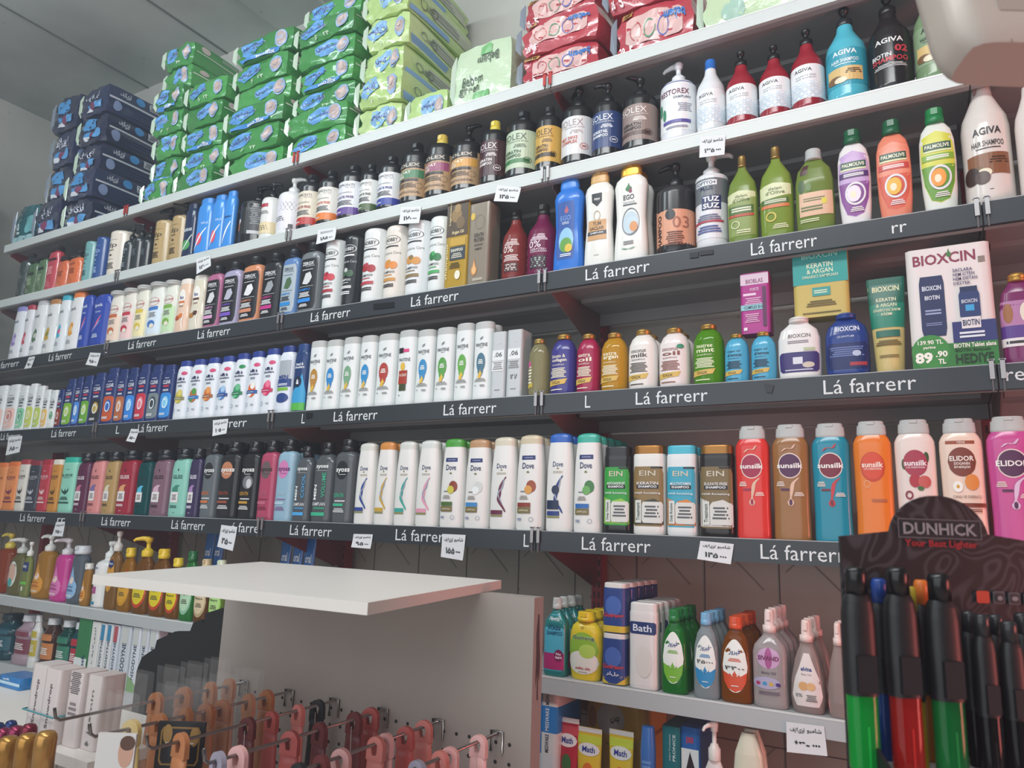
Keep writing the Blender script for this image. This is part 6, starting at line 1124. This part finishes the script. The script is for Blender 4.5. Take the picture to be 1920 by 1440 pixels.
# ------------------------------------------------------------------ lighter display at the lower right
def swirl():
    m = bpy.data.materials.new('swirl_print'); m.use_nodes = True; nt = m.node_tree; p = nt.nodes['Principled BSDF']; p.inputs['Roughness'].default_value = .45
    tc = nt.nodes.new('ShaderNodeTexCoord'); w = nt.nodes.new('ShaderNodeTexNoise'); w.inputs['Scale'].default_value = 15; w.inputs['Detail'].default_value = 0.6; w.inputs['Distortion'].default_value = 1.2
    nt.links.new(tc.outputs['Object'], w.inputs['Vector']); mu = nt.nodes.new('ShaderNodeMath'); mu.operation = 'MULTIPLY'; mu.inputs[1].default_value = 75
    sn = nt.nodes.new('ShaderNodeMath'); sn.operation = 'SINE'; nt.links.new(w.outputs['Fac'], mu.inputs[0]); nt.links.new(mu.outputs[0], sn.inputs[0])
    r = nt.nodes.new('ShaderNodeValToRGB'); r.color_ramp.elements[0].position = 0; r.color_ramp.elements[0].color = rgb('#18181b'); r.color_ramp.elements[1].position = .9; r.color_ramp.elements[1].color = rgb('#38383c')
    nt.links.new(sn.outputs[0], r.inputs['Fac']); nt.links.new(r.outputs['Color'], p.inputs['Base Color']); return m
DD = .70; p0 = at_d(1762, 1012, DD); ang = math.atan2(_r[1], _r[0]); s = DD/F_PX
disp = empty('lighter_display', p0, ang)
hw = 187*s; M_sw = swirl(); M_blk = mat('#1c1b1e', .4)
mb = MB(); n = 20; R0 = 93*s; z_c = -4*s
pts = [(-hw, 0, -.235), (-hw, 0, 0)]+[(-R0*math.cos(PI*i/n), 0, z_c+(R0*.88)*math.sin(PI*i/n)+.002) for i in range(1, n)]+[(hw, 0, 0), (hw, 0, -.235)]
mb.prism(pts, (0, .004, 0), M_sw); mb.obj('back_panel', disp)
mb = MB(); decorate(mb, lambda u, v, off: (u, -off, v), [('R',-78*s,2*s,78*s,37*s,'#2b2a2d')]+[('R',-78*s,2*s,78*s,3.2*s,'#77757a'),('R',-78*s,36*s,78*s,37.2*s,'#77757a'),('R',-78*s,2*s,-76.8*s,37*s,'#77757a'),('R',76.8*s,2*s,78*s,37*s,'#77757a')]+[T('DUNHICK',0,19.5*s,138*s,22*s,'#8f8e92',2), T('Your Best Lighter',0,-9*s,136*s,16*s,'#a3262c',2)]+
  [('G',58*s,-112*s,82*s,-90*s,.2,'#c84a34'),('G',88*s,-112*s,110*s,-90*s,.2,'#6a686c'),('G',116*s,-113*s,138*s,-91*s,.2,'#6a686c'),('G',144*s,-114*s,166*s,-92*s,.2,'#6a686c'),('G',90*s,-110*s,108*s,-92*s,.2,'#38363a'),('G',118*s,-111*s,136*s,-93*s,.2,'#38363a'),('G',146*s,-112*s,164*s,-94*s,.2,'#38363a'),('O',127*s,-102*s,6*s,4*s,'#8a888c'),('O',99*s,-102*s,5*s,4*s,'#8a888c')]); mb.obj('printed_back', disp)
mb = MB(); mb.prism([(-hw-.004, 0, -.235), (-hw-.004, 0, -.08), (-hw-.004, -.012, -.15), (-hw-.006, -.095, -.19), (-hw-.006, -.095, -.235)], (.003, 0, 0), M_blk); mb.obj('side_panel', disp)
mb = MB(); mb.box((-hw, -.095, -.198), (hw, -.0005, -.192), mat('#c4c0bc', .5)); mb.obj('tray', disp)
mb = MB(); mb.box((-hw-.008, -.099, -.25), (hw, -.0955, -.192), M_blk); mb.obj('front_lip', disp); mb = MB(); decorate(mb, lambda u, v, off: (u, -.099-off, v), [('R',-.07,-.24,.05,-.202,'#3a383c'), T('DUNHICK',-.01,-.221,.09,.02,'#8f8e92',2)]); mb.obj('lip_lettering', disp)
tag(disp, 'black marbled countertop display box for lighters at lower right', 'display')
pc = np.array(p0); mb = MB(); mb.box((-hw-.02, -.12, -pc[2]), (hw+.2, .05, -.2502), mat('#5a5654', .5)); tag(mb.obj('checkout_counter', None, p0), 'grey counter block under the lighter display', 'counter'); bpy.data.objects['checkout_counter'].rotation_euler = (0, 0, ang)
def w2(lx, ly, lz): c, s_ = math.cos(ang), math.sin(ang); return (p0[0]+c*lx-s_*ly, p0[1]+s_*lx+c*ly, p0[2]+lz)
def lighter(px, ly, h, w, base, label, top='#101012', small=False):
    a0, a1 = proj(w2(0, ly, -.1))[0], proj(w2(.1, ly, -.1))[0]; lx = (px-a0)/(a1-a0)*.1
    root = empty('torch_lighter', w2(lx, ly, -.1918), ang)
    hb = h*.36
    b = Body(hb, w*.92, w*.7, [(0,.92),(.04,1),(1,1)], 2.6); mb = MB(); b.mesh(mb, mat(base, .1, 0, .5), 0, 20); mb.obj('fuel_tank', root)
    b = Body(h*.5, w, w*.78, [(0,.98),(.3,1.03),(.8,1),(.93,.9),(1,.7)], 2.6); mb = MB(); b.mesh(mb, mat('#151517', .45), hb, 20)
    mb.box((-w*.3, -w*.52, hb+h*.02), (w*.3, -w*.3, hb+h*.2), mat('#1e1e21', .35)); mb.obj('housing', root)
    mb = MB(); mb.lathe([(0,w*.34),(h*.11,w*.34),(h*.13,w*.3),(h*.14,w*.22)], (0,0,hb+h*.5), mat(top, .25)); mb.obj('nozzle', root)
    mb = MB(); mb.box((-w*.03,-w*.37,0.004),(w*.03,-w*.355,hb*.6), mat(base, .3)); mb.obj('dip_tube', root)
    tag(root, label, 'lighter', 'torch lighters in the display')
lighter(1612, -.05, .166, .027, '#16b044', 'black torch lighter with bright green tank, leftmost')
lighter(1692, -.052, .167, .027, '#b8241f', 'black torch lighter with red tank, second from left')
lighter(1771, -.054, .163, .027, '#15803c', 'black torch lighter with dark green tank, third from left')
lighter(1655, -.018, .155, .020, '#1d4a9a', 'torch lighter with blue tank in the back row, left', '#1c3f8a')
lighter(1735, -.018, .155, .018, '#c87a1c', 'torch lighter with orange top in the back row', '#d8742c')
lighter(1716, -.04, .15, .012, '#b89a1c', 'torch lighter with yellow top in the back row', '#c8a82c')
for k, (px, ly, h) in enumerate([(1822,-.03,.13),(1846,-.055,.13),(1872,-.03,.128),(1897,-.055,.125),(1922,-.03,.13)]):
    lighter(px, ly, h, .018, '#1a1618', 'all-black slim lighter at the right of the display, %s from left' % ordn(k), '#2a2a2d')
# ------------------------------------------------------------------ pale housing hanging at the top right
dh = .60; sh = dh/F_PX; pt = at_d(1912, 36, dh)
root = empty('dispenser_housing', pt, ang); b = Body(.30, 320*sh, .05, [(0,.86),(.02,.93),(.05,.97),(.1,1),(1,1)], 6); mb = MB(); b.mesh(mb, mat('#b3a79d', .4, var=.06), -.052, 40); mb.obj('housing_shell', root)
mb = MB(); decorate(mb, lambda u, v, off: ((lambda q: (q[0], q[1], q[2]-.052))(b.pt(u, v, off))), [('R',-.42,.10,.8,.98,'#a3968c'), ('R',-.44,.0,-.425,1,'#8a7c74')]); mb.obj('front_cover', root)
root.rotation_euler = (-math.radians(13), 0, ang)
Rm = root.rotation_euler.to_matrix(); upl = Rm.transposed() @ Vector((0, 0, 1)); st_ = Vector((0, .0, .23)); top_w = (Rm @ st_)[2]+pt[2]
mb = MB(); mb.tube([tuple(st_), tuple(st_+upl*(CZ-top_w-.002))], .012, mat('#8f8a86', .4), 14); mb.obj('mounting_pole', root)
tag(root, 'pale rounded plastic housing hanging close to the camera at top right', 'housing')
